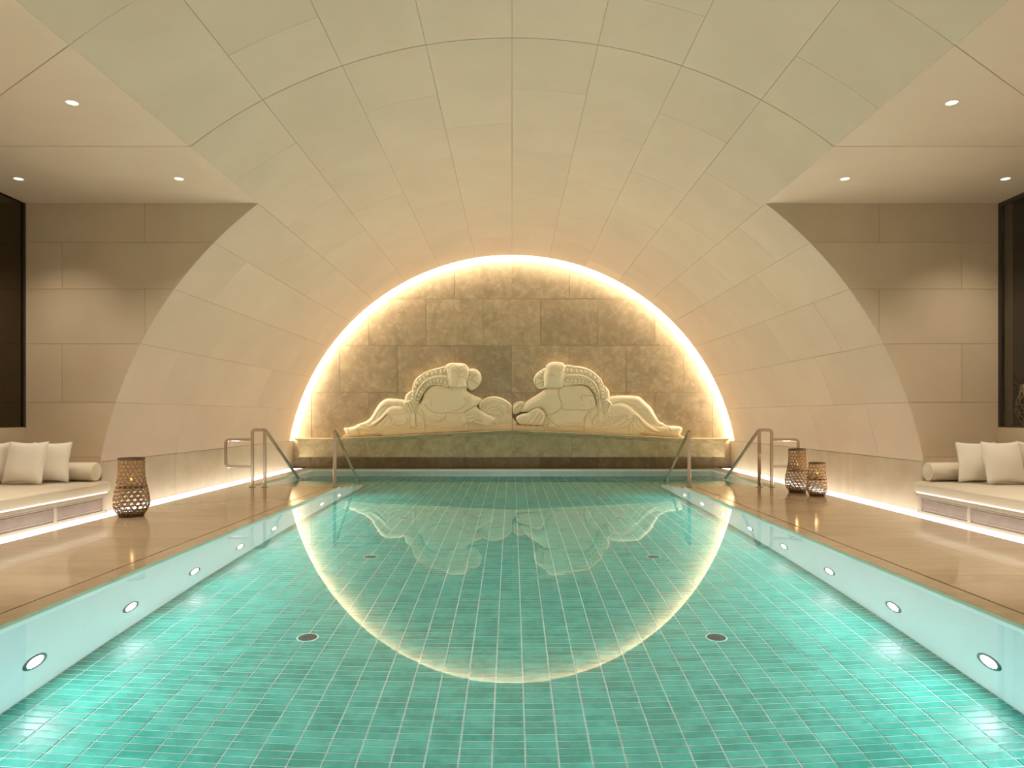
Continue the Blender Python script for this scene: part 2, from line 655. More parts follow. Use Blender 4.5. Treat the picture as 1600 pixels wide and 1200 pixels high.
def vault_panel(a0, a1, y0, y1):
    ln = round(y1 - y0, 3)
    da = round(a1 - a0, 5)
    key = (ln, da)
    g, ga, t = 0.0018, 0.0018 / RV, 0.014
    if key not in pc:
        v, f = [], []
        na = 6
        for i in range(na + 1):
            a = -da / 2 + ga + (da - 2 * ga) * i / na
            for r in (RV, RV + t):
                for y in (g, ln - g):
                    v.append((r * math.sin(a), y, r * math.cos(a)))
        for i in range(na):
            b, c = 4 * i, 4 * i + 4
            f += [(b, b + 1, c + 1, c), (b + 2, c + 2, c + 3, b + 3), (b, c, c + 2, b + 2), (b + 1, b + 3, c + 3, c + 1)]
        f += [(0, 2, 3, 1), (4 * na, 4 * na + 1, 4 * na + 3, 4 * na + 2)]
        me = fix(pyd('vault_panel', v, f))
        me.materials.append(M['vault'])
        pc[key] = me
    obj('vault_panel', pc[key], None, ceil, (0, y0, ZC), (0, (a0 + a1) / 2, 0))


PL = 1.83


def cuts_between(y0, y1, offs):
    c = [y0]
    y = offs
    while y < y1 - 0.3:
        if y > y0 + 0.3:
            c.append(y)
        y += PL
    return c + [y1]


edges = [k * A_STEP for k in range(0, 5)] + [math.acos((z - ZC) / RV) for z in (3.36, 2.78, 2.10, 1.37)] + [A_TOP]
for s in (-1, 1):
    for i in range(9):
        a0, a1 = edges[i], edges[i + 1]
        if s < 0:
            a0, a1 = -a1, -a0
        odd = i % 2 if s > 0 else (i + 1) % 2
        ya = 6.704 if i < 4 else YF
        c = cuts_between(ya, YV, (7.75 if not odd else 8.67) if i < 4 else (9.55 if not odd else 10.45))
        for y0, y1 in zip(c[:-1], c[1:]):
            vault_panel(a0, a1, y0, y1)
        if i < 4:
            c = cuts_between(4.87, 6.696, 5.88 if odd else 99)
            for y0, y1 in zip(c[:-1], c[1:]):
                vault_panel(a0, a1, y0, y1)
            c = cuts_between(YB, 4.87, -4.4 + (0.9 if odd else 0))
            for y0, y1 in zip(c[:-1], c[1:]):
                vault_panel(a0, a1, y0, y1)

# flat ceilings beside the vault
for s, nm in ((-1, 'left'), (1, 'right')):
    me = box(min(s * XF, s * XS), max(s * XF, s * XS), YB, YF + 0.0, ZF + 0.012, ZF + 0.2)
    c = obj('ceiling_' + nm, me, M['vault_bed'])
    tag(c, 'flat limestone side ceiling with round downlights', None, None, 'structure')
    g = 0.002
    xe = XF + (6.70 - 4.87) / 0.72
    polys = [[(XF + g, 6.706), (XS, 6.706), (XS, YF), (XF + g, YF)],
             [(XF + g, 4.87 + 2 * g), (xe - 2 * g, 6.694), (XF + g, 6.694)],
             [(XF + g, YB), (XS, YB), (XS, 6.694), (xe + 2 * g, 6.694), (XF + g, 4.87 - 2 * g)]]
    for pl in polys:
        obj('panel', prism(pl, lambda a, b, d: (s * a, b, d), ZF, ZF + 0.013), M['vault'], c)

# ------------------------------------------------------------------ return walls at YF beside the vault
rows = [0.0, 0.69, 1.37, 2.10, 2.78, 3.36, ZF]
for s, nm in ((-1, 'left'), (1, 'right')):
    outer = [(math.sqrt(RV ** 2 - (z - ZC) ** 2) + 0.02, z) for z in np.linspace(ZD, ZF, 30)]
    poly = [(XW + 0.04, 0), (XW + 0.04, ZD)] + outer + [(XS + 0.2, ZF + 0.2), (XS + 0.2, 0)]
    me = prism(poly, lambda a, b, d: (s * a, d, b), YF + 0.016, YF + 0.2)
    wl = obj('wall_return_' + nm, me, M['vault_bed'])
    tag(wl, 'limestone return wall beside the vault above the bench', None, None, 'structure')
    for i in range(len(rows) - 1):
        z0, z1 = rows[i] + 0.002, rows[i + 1] - 0.002
        j = (5.60 if i % 2 == 0 else 4.57)

        def xin(z):
            return math.sqrt(RV ** 2 - (z - ZC) ** 2) if z > ZD else XW
        zs = np.linspace(z0, z1, 8)
        inner = [(xin(z), z) for z in zs]
        left = [(min(max(x, 0), j - 0.002), z) for x, z in inner]
        if min(x for x, z in inner) < j - 0.02:
            pl = [p for p in inner if p[0] < j - 0.002]
            if len(pl) >= 2:
                zz0, zz1 = pl[0][1], pl[-1][1]
                if pl[0][1] > z0:     # the arch cuts the panel low down
                    zz = ZC + math.sqrt(RV ** 2 - (j - 0.002) ** 2)
                    pl = [(j - 0.002, zz)] + pl
                    zz0 = zz
                poly = pl + [(j - 0.002, zz1)] + ([(j - 0.002, zz0)] if pl[0][0] < j - 0.003 else [])
                obj('panel', prism(poly, lambda a, b, d: (s * a, d, b), YF, YF + 0.018), M['return'], wl)
            inner2 = [(j + 0.002, z0), (j + 0.002, z1)] if min(x for x, z in inner) < j else inner
            inner2 = [(max(x, j + 0.002), z) for x, z in inner] if max(x for x, z in inner) > j else inner2
        else:
            inner2 = [(max(x, j + 0.002), z) for x, z in inner] if i else inner
        # drop repeated points
        poly = []
        for q in inner2 + [(XS, z1), (XS, z0)]:
            if not poly or abs(q[0] - poly[-1][0]) + abs(q[1] - poly[-1][1]) > 1e-4:
                poly.append(q)
        obj('panel', prism(poly, lambda a, b, d: (s * a, d, b), YF, YF + 0.018), M['return'], wl)

# ------------------------------------------------------------------ side walls, dark mirror, window, back wall
for s, nm in ((-1, 'left'), (1, 'right')):
    x0, x1 = sorted((s * XS, s * (XS + 0.2)))
    me = join([box(x0, x1, YB, YF, 0, 1.06), box(x0, x1, YB, -2.0, 1.06, ZF + 0.1)], 'wall')
    wl = obj('wall_' + nm, me, M['return'])
    tag(wl, 'low limestone wall behind the bench', None, None, 'structure')
tag(obj('wall_behind', box(-XS - 0.2, XS + 0.2, YB - 0.2, YB, 0, 5.2), M['vault']), 'limestone wall', None, None, 'structure')

t = empty('window_1', (-XS - 0.02, 0, 1.06))
tag(t, 'tall dark mirror glass above the bench by the single lantern', None, None, 'structure')
for k, (a, b) in enumerate(((-2.0, 0.6), (0.6, 3.2), (3.2, 5.83), (5.83, YF - 0.03))):
    obj('pane', box(-0.02, 0.0, a + 0.003, b - 0.003, 0.01, ZF - 1.06), M['mirror'], t)
obj('frame', join([box(-0.03, 0.02, YF - 0.03, YF - 0.001, 0, ZF - 1.06), box(-0.03, 0.012, -2, YF - 0.03, 0, 0.012)]), M['frame'], t)

t = empty('window_2', (XS, 0, 1.06))
tag(t, 'tall clear window with dark planted niche above the bench by the pair of lanterns', None, None, 'structure')
for k, (a, b) in enumerate(((-2.0, 1.5), (1.5, 5.0), (5.0, YF - 0.05))):
    obj('pane', box(0.02, 0.032, a + 0.002, b - 0.002, 0.012, ZF - 1.06), M['glass'], t)
obj('frame', join([box(0.0, 0.05, YF - 0.05, YF - 0.001, 0, ZF - 1.06), box(0.0, 0.05, -2, YF - 0.05, 0, 0.012),
                   box(0.0, 0.05, -2, YF - 0.05, ZF - 1.06 - 0.05, ZF - 1.06)]), M['frame'], t)
# dark niche behind that window
for nm, me in (('floor', box(XS + 0.2, 8.6, -2.2, 11.6, 0.86, 1.06)), ('side', box(8.6, 8.8, -2.2, 11.6, 0.86, 4.2)),
               ('far', box(XS + 0.2, 8.6, 11.4, 11.6, 1.06, 4.2)), ('near', box(XS + 0.2, 8.6, -2.2, -2.0, 1.06, 4.2)),
               ('top', box(XS, 8.6, -2.2, 11.6, ZF + 0.2, ZF + 0.3)), ('inner', box(XS + 0.19, XS + 0.21, YF + 0.2, 11.4, 1.06, 4.045))):
    tag(obj('wall_niche_' + nm, me, M['niche']), 'dark niche behind the window', None, None, 'structure')

# ------------------------------------------------------------------ dado walls and floor light strips
for s, nm in ((-1, 'left'), (1, 'right')):
    b = obj('baseboard_' + nm, box(min(s * (XW + 0.012), s * (XW + 0.2)), max(s * (XW + 0.012), s * (XW + 0.2)), YF + 0.2, YE, 0, ZD + 0.004), M['vault_bed'])
    tag(b, 'limestone dado slabs below the vault', None, None, 'structure')
    ys = [YF + 0.001, 10.4, 12.25, 14.1, YE - 0.001]
    for y0, y1 in zip(ys[:-1], ys[1:]):
        me = box(min(s * XW, s * (XW + 0.10)), max(s * XW, s * (XW + 0.10)), y0 + 0.0015, y1 - 0.0015, 0.0, ZD - 0.003, 0.001)
        obj('slab', me, M['dado'], b)
    nm2 = 'single lantern' if s < 0 else 'pair of lanterns'
    t = empty('floor_light_strip', (s * (XD + XW) / 2, 0, 0))
    tag(t, 'long glowing white light strip in the floor behind the ' + nm2, 'light strip')
    hw = (XW - XD) / 2
    obj('diffuser', box(-hw + 0.006, hw - 0.001, YB + 0.01, YE - 0.3, -0.012, -0.002), M['strip'], t)
    obj('channel', box(-hw, -hw + 0.005, YB + 0.01, YE - 0.3, -0.02, 0.0), M['steel'], t)
    # unseen fill lamp added at the strip, shining up and across to the vault
    for ya, yb, dens in ((YF + 0.2, YE - 0.4, 0.58), (YB + 0.3, YF, 0.25)):
        ld = bpy.data.lights.new('wall_wash', 'AREA')
        ld.shape = 'RECTANGLE'
        ld.size, ld.size_y = 0.05, yb - ya
        ld.energy = FILL_W * dens * (yb - ya)
        ld.color = WARM
        ld.spread = R(100)
        lo = bpy.data.objects.new('wall_wash', ld)
        col.objects.link(lo)
        lo.parent = t
        lo.location = (0, (ya + yb) / 2, 0.012)
        lo.rotation_euler = (0, R(180) - s * R(40), 0)

# ------------------------------------------------------------------ end wall: mottled slabs, cove, ledge
RW = 5.60
poly = [(-RW, 0)] + [(-RW * math.cos(a), ZC + RW * math.sin(a)) for a in np.linspace(R(4), R(176), 60)] + [(RW, 0)]
endw = obj('wall_end', prism(poly, lambda a, b, d: (a, d, b), YE + 0.012, YE + 0.2), M['vault_bed'])
tag(endw, 'mottled brown stone slab wall closing the vault', None, None, 'structure')
PX = 15.95 / FPX
erows = [(0.0, 0.675, [486 + 89.5 * k for k in range(8)]), (0.675, 1.755, [486.5 + 89.5 * k for k in range(8)]),
         (1.755, 2.85, [531 + 89.5 * k for k in range(7)]), (2.85, 3.944, [576 + 89.5 * k for k in range(6)]),
         (3.944, 5.2, [621 + 89.5 * k for k in range(5)])]
for z0, z1, jx in erows:
    xs = [-9] + [(x - 800) * 16 / FPX for x in jx] + [9]
    for a, b in zip(xs[:-1], xs[1:]):
        g = 0.005
        N = 14

        def zcap(x):
            q = RW ** 2 - x * x
            return ZC + math.sqrt(q) if q > 0 else -9
        lim = math.sqrt(max(0, RW ** 2 - (z0 - ZC) ** 2))
        xa, xb = max(a + g, -lim + 0.002), min(b - g, lim - 0.002)
        if xb - xa < 0.03:
            continue
        top = []
        for x in np.linspace(xb, xa, N):
            top.append((x, min(z1 - g, zcap(x))))
        poly = [(xa, z0 + g), (xb, z0 + g)] + [q for q in top if q[1] > z0 + g + 1e-3]
        if len(poly) < 3:
            continue
        obj('slab', prism(poly, lambda u, w_, d: (u, d, w_), YE, YE + 0.014), M['endwall'], endw)

# cove behind the vault edge: casing and light line
na = 72
v, f = [], []
for i in range(na + 1):
    a = -R(84) + R(168) * i / na
    for r, y in ((RV + 0.013, YV + 0.001), (RW - 0.01, YV + 0.001), (RW - 0.01, YE + 0.013)):
        v.append((r * math.sin(a), y, ZC + r * math.cos(a)))
for i in range(na):
    b, c = 3 * i, 3 * i + 3
    f += [(b, b + 1, c + 1, c), (b + 1, b + 2, c + 2, c + 1)]
cv = obj('trim_1', pyd('cove', v, f, True), M['white'])
tag(cv, 'hidden white cove behind the vault edge', None, None, 'structure')
pts = [((RV + 0.115) * math.sin(a), YE - 0.07, ZC + (RV + 0.115) * math.cos(a)) for a in np.linspace(-R(80), R(80), 97)]
cl = obj('cove_light_line', tube(pts, 0.018, 6), M['cove'])
tag(cl, 'warm white light line hidden behind the arch edge around the stone wall', 'light strip')

# ledge under the carving
YL = 15.62


def ztop(x):
    ax = abs(x)
    t = min(1.0, ax / 4.0)
    return 0.885 - 0.20 * (t ** 1.05)


led = empty('stone_ledge', (0, YL, 0.26))
tag(led, 'projecting mottled stone ledge with moulded top under the carved figures', 'ledge')
jx = [-4.87, -3.36, -1.36, 0.0, 1.36, 3.36, 4.87]
for a, b in zip(jx[:-1], jx[1:]):
    xs = np.linspace(a + 0.002, b - 0.002, 7)
    poly = [(xs[0], 0.0), (xs[-1], 0.0)] + [(x, ztop(x) - 0.26 - 0.10) for x in xs[::-1]]
    obj('slab', prism(poly, lambda u, w_, d: (u, d, w_), 0.0, YE - YL - 0.001), M['ledge'], led)
for lo_, hi_, dy in ((0.10, 0.062, 0.02), (0.062, 0.03, 0.045), (0.03, 0.0, 0.075)):
    for a, b in zip(jx[:-1], jx[1:]):
        xs = np.linspace(a - (dy if a == jx[0] else -0.0008), b + (dy if b == jx[-1] else -0.0008), 9)
        poly = [(x, ztop(x) - 0.26 - lo_ + 0.0005) for x in xs] + [(x, ztop(x) - 0.26 - hi_) for x in xs[::-1]]
        obj('moulding', prism(poly, lambda u, w_, d: (u, d, w_), -dy, YE - YL - 0.001, 0.004), M['ledge'], led)

# ------------------------------------------------------------------ carved relief: two reclining figures
YR = YE - 0.001
RX = 15.88 / FPX


class Field:
    """height field of overlapping carved shapes, in photograph pixels"""

    def __init__(self, x0, x1, y0, y1, st=0.5):
        self.st = st
        self.xs = np.arange(x0, x1 + st / 2, st)
        self.ys = np.arange(y0, y1 + st / 2, st)
        self.X, self.Y = np.meshgrid(self.xs, self.ys)
        self.h = np.zeros_like(self.X)
        self.sd = np.full_like(self.X, -99.0)

    @staticmethod
    def curve(p, closed, k=5):
        p = np.array(p, float)
        m_ = len(p)
        out = []
        rng = m_ if closed else m_ - 1
        for i in range(rng):
            a = p[(i - 1) % m_] if closed or i > 0 else p[0]
            b, c = p[i], p[(i + 1) % m_]
            d = p[(i + 2) % m_] if closed or i + 2 < m_ else p[-1]
            for t in np.arange(k) / k:
                out.append(0.5 * (2 * b + (c - a) * t + (2 * a - 5 * b + 4 * c - d) * t * t + (3 * b - a - 3 * c + d) * t ** 3))
        if not closed:
            out.append(p[-1])
        return np.array(out)

    def window(self, p, pad):
        i0 = np.searchsorted(self.xs, p[:, 0].min() - pad)
        i1 = np.searchsorted(self.xs, p[:, 0].max() + pad)
        j0 = np.searchsorted(self.ys, p[:, 1].min() - pad)
        j1 = np.searchsorted(self.ys, p[:, 1].max() + pad)
        return slice(j0, j1), slice(i0, i1)

    @staticmethod
    def dist(X, Y, p, closed):
        d = np.full(X.shape, 1e9)
        q = np.vstack([p, p[:1]]) if closed else p
        for (ax, ay), (bx, by) in zip(q[:-1], q[1:]):
            dx, dy = bx - ax, by - ay
            l2 = dx * dx + dy * dy + 1e-12
            t = np.clip(((X - ax) * dx + (Y - ay) * dy) / l2, 0, 1)
            d = np.minimum(d, (X - ax - t * dx) ** 2 + (Y - ay - t * dy) ** 2)
        return np.sqrt(d)

    @staticmethod
    def inside(X, Y, p):
        c = np.zeros(X.shape, bool)
        q = np.vstack([p, p[:1]])
        for (ax, ay), (bx, by) in zip(q[:-1], q[1:]):
            if ay == by:
                continue
            k = (ay > Y) != (by > Y)
            c ^= k & (X < (bx - ax) * (Y - ay) / (by - ay) + ax)
        return c

    def shape(self, p, base, bulge, rad, smooth=True):
        p = self.curve(p, True, 4) if smooth else np.array(p, float)
        w_ = self.window(p, 3)
        X, Y = self.X[w_], self.Y[w_]
        d = self.dist(X, Y, p, True)
        ins = self.inside(X, Y, p)
        sd = np.where(ins, d, -d)
        t = np.clip(d / rad, 0, 1)
        hh = base + bulge * np.sqrt(1 - (1 - t) ** 2)
        self.h[w_] = np.where(ins, np.maximum(self.h[w_], hh), self.h[w_])
        self.sd[w_] = np.maximum(self.sd[w_], sd)
        return self

    def groove(self, p, wd=0.55, dp=0.9, smooth=True):
        p = self.curve(p, False, 4) if smooth else np.array(p, float)
        w_ = self.window(p, wd * 3)
        d = self.dist(self.X[w_], self.Y[w_], p, False)
        self.h[w_] -= 1.7 * dp * np.exp(-(d / (wd * 1.1)) ** 2)
        return self

    def ridge(self, p, wd=0.9, dp=0.8):
        return self.groove(p, wd, -dp)

    def dome(self, c, r, dp, ry=None, rot=0.0, rim=0.6):
        ry = ry or r
        w_ = self.window(np.array([[c[0], c[1]]]), max(r, ry) * 1.8)
        dx, dy = self.X[w_] - c[0], self.Y[w_] - c[1]
        u = (dx * math.cos(rot) + dy * math.sin(rot)) / r
        v_ = (-dx * math.sin(rot) + dy * math.cos(rot)) / ry
        q = np.sqrt(u * u + v_ * v_)
        self.h[w_] += dp * np.sqrt(np.clip(1 - q * q, 0, 1)) - rim * np.exp(-((q - 1.08) / 0.16) ** 2)
        return self

    def mesh(self, hmin=1.0):
        X, Y, sd = self.X.copy(), self.Y.copy(), self.sd
        h = np.maximum(self.h, hmin)
        gy, gx = np.gradient(sd, self.st)
        keep_v = sd > -0.75 * self.st
        cell = keep_v[:-1, :-1] & keep_v[1:, :-1] & keep_v[:-1, 1:] & keep_v[1:, 1:]
        edge = keep_v & (sd < 0.3 * self.st)
        gl = np.maximum(np.hypot(gx, gy), 0.3)
        X = np.where(edge, X - np.clip(sd, -1, 1) * gx / gl, X)
        Y = np.where(edge, Y - np.clip(sd, -1, 1) * gy / gl, Y)
        # height of verts pushed onto the rim: take the mean of lifted neighbours
        hp = np.pad(self.h, 1)
        hs = np.max([hp[1 + a:hp.shape[0] - 1 + a, 1 + b:hp.shape[1] - 1 + b] for a in (-1, 0, 1) for b in (-1, 0, 1)], axis=0)
        h = np.where(sd <= 0, np.maximum(hs * 0.92, hmin), h)
        nj, ni = X.shape
        idx = -np.ones((nj, ni), int)
        used = np.zeros((nj, ni), bool)
        used[:-1, :-1] |= cell
        used[1:, :-1] |= cell
        used[:-1, 1:] |= cell
        used[1:, 1:] |= cell
        nu = int(used.sum())
        idx[used] = np.arange(nu)
        xx, zz = (X[used] - 800) * RX, EYE - (Y[used] - 650) * RX
        zz = np.maximum(zz, np.array([ztop(q) for q in xx]) + 0.004)
        yy = YR - h[used] * RX
        vf = np.stack([xx, yy, zz], 1)
        vb = np.stack([xx, np.full_like(xx, YR), zz], 1)
        a, b, c, d = idx[:-1, :-1][cell], idx[:-1, 1:][cell], idx[1:, 1:][cell], idx[1:, :-1][cell]
        quads = np.stack([a, d, c, b], 1)
        cp = np.pad(cell, 1)
        side = []
        for (sl0, p0, p1) in (((slice(0, -2), slice(1, -1)), (0, 0), (0, 1)), ((slice(2, None), slice(1, -1)), (1, 1), (1, 0)),
                              ((slice(1, -1), slice(0, -2)), (1, 0), (0, 0)), ((slice(1, -1), slice(2, None)), (0, 1), (1, 1))):
            bd = cell & ~cp[sl0]
            jj, ii = np.nonzero(bd)
            e0 = idx[jj + p0[0], ii + p0[1]]
            e1 = idx[jj + p1[0], ii + p1[1]]
            side.append(np.stack([e0, e1, e1 + nu, e0 + nu], 1))
        qs = np.vstack([quads] + side)
        verts = np.vstack([vf, vb])
        me = bpy.data.meshes.new('carving')
        me.vertices.add(len(verts))
        me.vertices.foreach_set('co', verts.ravel())
        me.loops.add(qs.size)
        me.loops.foreach_set('vertex_index', qs.ravel())
        me.polygons.add(len(qs))
        me.polygons.foreach_set('loop_start', np.arange(len(qs)) * 4)
        sm = np.zeros(len(qs), bool)
        sm[:len(quads)] = True
        me.polygons.foreach_set('use_smooth', sm)
        me.update(calc_edges=True)
        me.validate()
        return me


def TA(*p):
    return [(530 + x / 10, 565 + y / 10) for x, y in p]


def TB(*p):
    return [(620 + x / 10, 560 + y / 10) for x, y in p]


def TC(*p):
    return [(720 + x / 10, 590 + y / 10) for x, y in p]


def TD(*p):
    return [(800 + x / 10, 560 + y / 10) for x, y in p]


def TE(*p):
    return [(920 + x / 10, 570 + y / 10) for x, y in p]


def scallops(F, T, centres, dirs):
    for (c, d) in zip(T(*centres), dirs):
        F.dome(c, 2.6, 1.2, 3.6, d, 1.6)


# --- draped figure with the wreath of fruit
F = Field(534, 800, 566, 684)
F.shape(TA((62, 1045), (85, 1035), (150, 1030), (245, 1005), (262, 985), (330, 965), (400, 935), (460, 895), (510, 835), (560, 750),
           (610, 670), (660, 620), (720, 585), (780, 575), (870, 580), (960, 590), (1030, 600), (1200, 650), (1350, 700), (1350, 1080),
           (900, 1100), (640, 1130), (350, 1158), (160, 1165), (125, 1158), (100, 1130), (75, 1080)), 3.5, 5.5, 7)
F.shape(TA((420, 1010), (560, 900), (620, 860), (690, 790), (750, 720), (820, 685), (900, 680), (980, 690), (1040, 740), (1100, 800),
           (1140, 950), (1120, 1040), (850, 1060), (700, 1060), (520, 1080)), 6.5, 4.5, 9)
F.shape(TB((-230, 1150), (-100, 1095), (440, 1085), (1100, 1060), (1350, 1045), (1800, 1020), (1800, 1130), (1115, 1140), (430, 1172), (-230, 1210)), 7.5, 1, 1, False)
F.shape(TB((300, 800), (330, 740), (400, 640), (430, 550), (520, 450), (600, 420), (700, 430), (800, 440), (870, 445), (1080, 440),
           (1085, 490), (1120, 530), (1200, 575), (1330, 640), (1250, 740), (1080, 850), (1080, 1010), (1000, 1085), (440, 1095), (430, 950), (330, 850)), 5.5, 6.5, 13)
F.shape(TB((290, 860), (350, 860), (400, 920), (430, 1000), (435, 1090), (320, 1090), (290, 990)), 8.5, 3, 4)
# arm and hand on the staff
F.shape(TB((128, 670), (132, 600), (160, 550), (235, 508), (250, 600), (240, 680), (180, 690)), 7, 3.5, 4)
F.shape(TB((108, 705), (130, 680), (220, 655), (250, 690), (262, 770), (256, 850), (205, 855), (150, 785), (120, 745)), 11.5, 2.6, 3)
# head
F.shape(TB((765, 110), (800, 85), (880, 72), (1000, 75), (1070, 90), (1110, 130), (1130, 180), (1112, 300), (1085, 360), (1080, 460), (870, 460),
           (812, 432), (806, 395), (792, 362), (800, 345), (775, 325), (786, 280), (770, 230), (780, 190), (760, 150)), 8.5, 6, 9)
# pile of drapery and fruit beside the hand
F.shape(TC((300, 380), (400, 312), (520, 293), (620, 310), (720, 360), (800, 435), (806, 590), (850, 650), (880, 720), (700, 735), (520, 735), (480, 640), (300, 490)), 4.5, 4.0, 6)
F.shape(TC((560, 720), (640, 640), (700, 585), (760, 580), (820, 640), (880, 720), (720, 730)), 7, 3, 5)
# fore-arm sleeve and reaching hand
F.shape(TB((800, 870), (830, 855), (1060, 860), (1100, 940), (1110, 1010), (1000, 1022), (820, 1015), (780, 960)), 10.5, 3, 5)
F.shape(TC((70, 560), (150, 505), (240, 455), (300, 500), (420, 580), (515, 625), (535, 680), (480, 730), (440, 758), (400, 745),
           (340, 740), (250, 722), (180, 695), (100, 690)), 11.5, 3, 6)
F.shape(TC((90, 660), (300, 700), (560, 690), (600, 760), (90, 790)), 5.5, 1, 1)
F.shape(TA((110, 1130), (340, 1110), (760, 1060), (900, 1120), (110, 1195)), 4.0, 1, 1)
# carving: face and hair
F.groove(TB((870, 452), (940, 462), (1080, 442)), .5, 1.2)
F.groove(TB((822, 205), (832, 140), (880, 100), (935, 140), (952, 185), (900, 200)), .5, .8)
F.groove(TB((800, 88), (786, 140), (815, 165)), .5, .8)
for k in range(4):
    F.groove(TB((960 + 20 * k, 190 - 20 * k), (1030 + 15 * k, 150 - 10 * k), (1080, 110 + 20 * k)), .35, .5)
F.groove(TB((955, 235), (985, 205), (1050, 205), (1095, 235)), .5, .9)
F.groove(TB((965, 270), (990, 235), (1050, 240), (1080, 280)), .45, .7)
F.groove(TB((1000, 300), (1035, 290), (1070, 320)), .45, .6)
F.dome(TB((970, 295))[0], 1.1, -2.2, 1.3, 0, 0)
F.groove(TB((790, 362), (830, 366)), .4, .9)
F.groove(TB((795, 228), (820, 218), (838, 225)), .4, .8)
F.ridge(TB((780, 215), (815, 200), (850, 210)), .6, .5)
F.groove(TB((800, 345), (815, 325), (812, 310)), .4, .5)
F.groove(TB((960, 330), (965, 400), (945, 450)), .8, .5)
# torso: neckline and folds of cloth
F.groove(TB((870, 450), (868, 480), (876, 520)), .5, .7)
F.groove(TB((430, 610), (520, 610), (548, 660), (545, 730)), .6, .7)
F.groove(TB((440, 720), (490, 790), (560, 835), (640, 852), (760, 855), (800, 850), (1060, 855)), .6, 1.3)
for dx, dp in ((0, .9), (35, .8), (70, .8), (110, .7)):
    F.groove(TB((390 + dx * .4, 790 + dx), (450 + dx * .6, 880 + dx * .8), (540 + dx * .5, 940 + dx * .6), (640, 970 + dx * .45), (730, 930 + dx * .5), (775, 880 + dx)), .7, dp)
F.groove(TB((520, 985), (560, 1010), (640, 1000), (760, 930)), .8, 1.1)
F.groove(TB((450, 1040), (560, 1065), (680, 1060), (800, 1015)), .8, 1.0)
F.groove(TB((600, 880), (690, 920), (760, 880)), .7, .7)
for k in range(6):
    F.groove(TB((1150 - 22 * k, 590 + 8 * k), (1130 - 10 * k, 690), (1060 - 14 * k, 770 + 5 * k), (960 - 20 * k, 830)), .55, .55)
F.groove(TB((1330, 645), (1240, 740), (1080, 850)), .7, 1.0)
# sleeve cuff
F.groove(TB((1066, 862), (1095, 940), (1112, 1010)), .5, 1.2)
F.groove(TB((785, 870), (800, 850), (830, 856)), .4, .8)
for x in (830, 880, 930, 985):
    F.groove(TB((x, 870), (x + 12, 940), (x + 8, 1008)), .4, .5)
F.groove(TB((940, 870), (1055, 1000)), .4, .6)
F.groove(TB((1050, 872), (945, 1000)), .4, .6)
# staff hand fingers
for a, b, c in (((148, 700), (178, 780), (214, 850)), ((180, 692), (208, 770), (240, 845)), ((122, 716), (150, 785), (188, 838)), ((214, 680), (240, 740), (258, 800))):
    F.groove(TB(a, b, c), .5, 1.5)
# reaching hand fingers
for a, b, c in (((120, 545), (200, 533), (300, 560)), ((110, 590), (200, 573), (300, 600)), ((130, 645), (230, 622), (310, 650)), ((180, 694), (245, 660), (335, 688)), ((240, 455), (262, 490), (330, 530))):
    F.groove(TC(a, b, c), .55, 1.4)
# pile of drapery: concentric folds, flowers, berries
for a in (((310, 480), (400, 400), (520, 370), (640, 400), (730, 470)), ((345, 500), (430, 432), (530, 410), (640, 450), (700, 510)),
          ((400, 530), (480, 470), (560, 462), (650, 530)), ((330, 420), (420, 350), (530, 330), (660, 370), (770, 460)), ((470, 520), (530, 495), (600, 520), (660, 590))):
    F.groove(TC(*a), .65, 1.0)
for c in ((500, 555), (550, 598), (592, 628), (566, 668), (612, 585), (458, 562), (650, 560), (700, 520), (745, 480), (745, 540), (780, 570)):
    F.dome(TC(c)[0], 2.0, 1.3, None, 0, 1.2)
    F.dome(TC(c)[0], 0.7, -1.0, None, 0, 0)
for rr, nn in ((70, 9), (105, 12), (140, 14)):
    for k in range(nn):
        a = math.pi * (0.06 + 0.88 * k / (nn - 1))
        F.dome(TC((735 - rr * math.cos(a), 735 - rr * 0.95 * math.sin(a)))[0], 1.15, 1.0, None, 0, .6)
# legs: cloth folds, toes
F.groove(TA((262, 985), (290, 1050), (325, 1155)), .5, 1.3)
F.groove(TA((75, 1080), (110, 1075), (150, 1060)), .45, 1.2)
F.groove(TA((90, 1110), (120, 1100), (158, 1085)), .45, 1.2)
F.groove(TA((105, 1138), (130, 1125), (160, 1110)), .45, 1.2)
F.groove(TA((118, 1158), (150, 1140)), .4, 1.0)
F.groove(TA((560, 890), (600, 800), (680, 720), (780, 680), (900, 670)), .8, .7)
for k in range(5):
    F.groove(TA((330 + 40 * k, 1000 - 8 * k), (430 + 30 * k, 1025 + 6 * k), (560 + 18 * k, 990 - 10 * k), (680 + 12 * k, 900 - 10 * k), (745 + 15 * k, 820)), .7, .95)
F.groove(TA((310, 1060), (450, 1080), (600, 1060), (700, 980), (770, 870)), .8, 1.2)
F.groove(TA((400, 1140), (430, 1110), (480, 1100)), .6, .8)
F.groove(TA((620, 1120), (690, 1050), (760, 1020)), .7, 1.1)
F.groove(TA((650, 1110), (720, 1050), (790, 1030)), .6, .8)
F.groove(TA((790, 850), (830, 900), (810, 950), (860, 990)), .6, .9)
F.groove(TA((830, 860), (860, 900), (920, 935), (990, 930)), .6, .6)
F.groove(TA((850, 990), (870, 950), (890, 985), (960, 1000), (1040, 960), (1075, 900)), .6, 1.1)
F.groove(TA((900, 1000), (1000, 1000), (1080, 960), (1110, 900)), .6, .9)
F.groove(TA((780, 1010), (850, 1040), (980, 1045), (1090, 1010)), .6, .9)
F.groove(TA((850, 825), (950, 825), (1060, 805)), .5, .6)
F.groove(TA((1100, 1048), (1150, 1020), (1190, 1048)), .7, 1.6)
F.groove(TA((1215, 960), (1290, 955)), .6, .8)
F.groove(TA((1210, 1000), (1260, 990), (1310, 1030)), .6, 1.0)
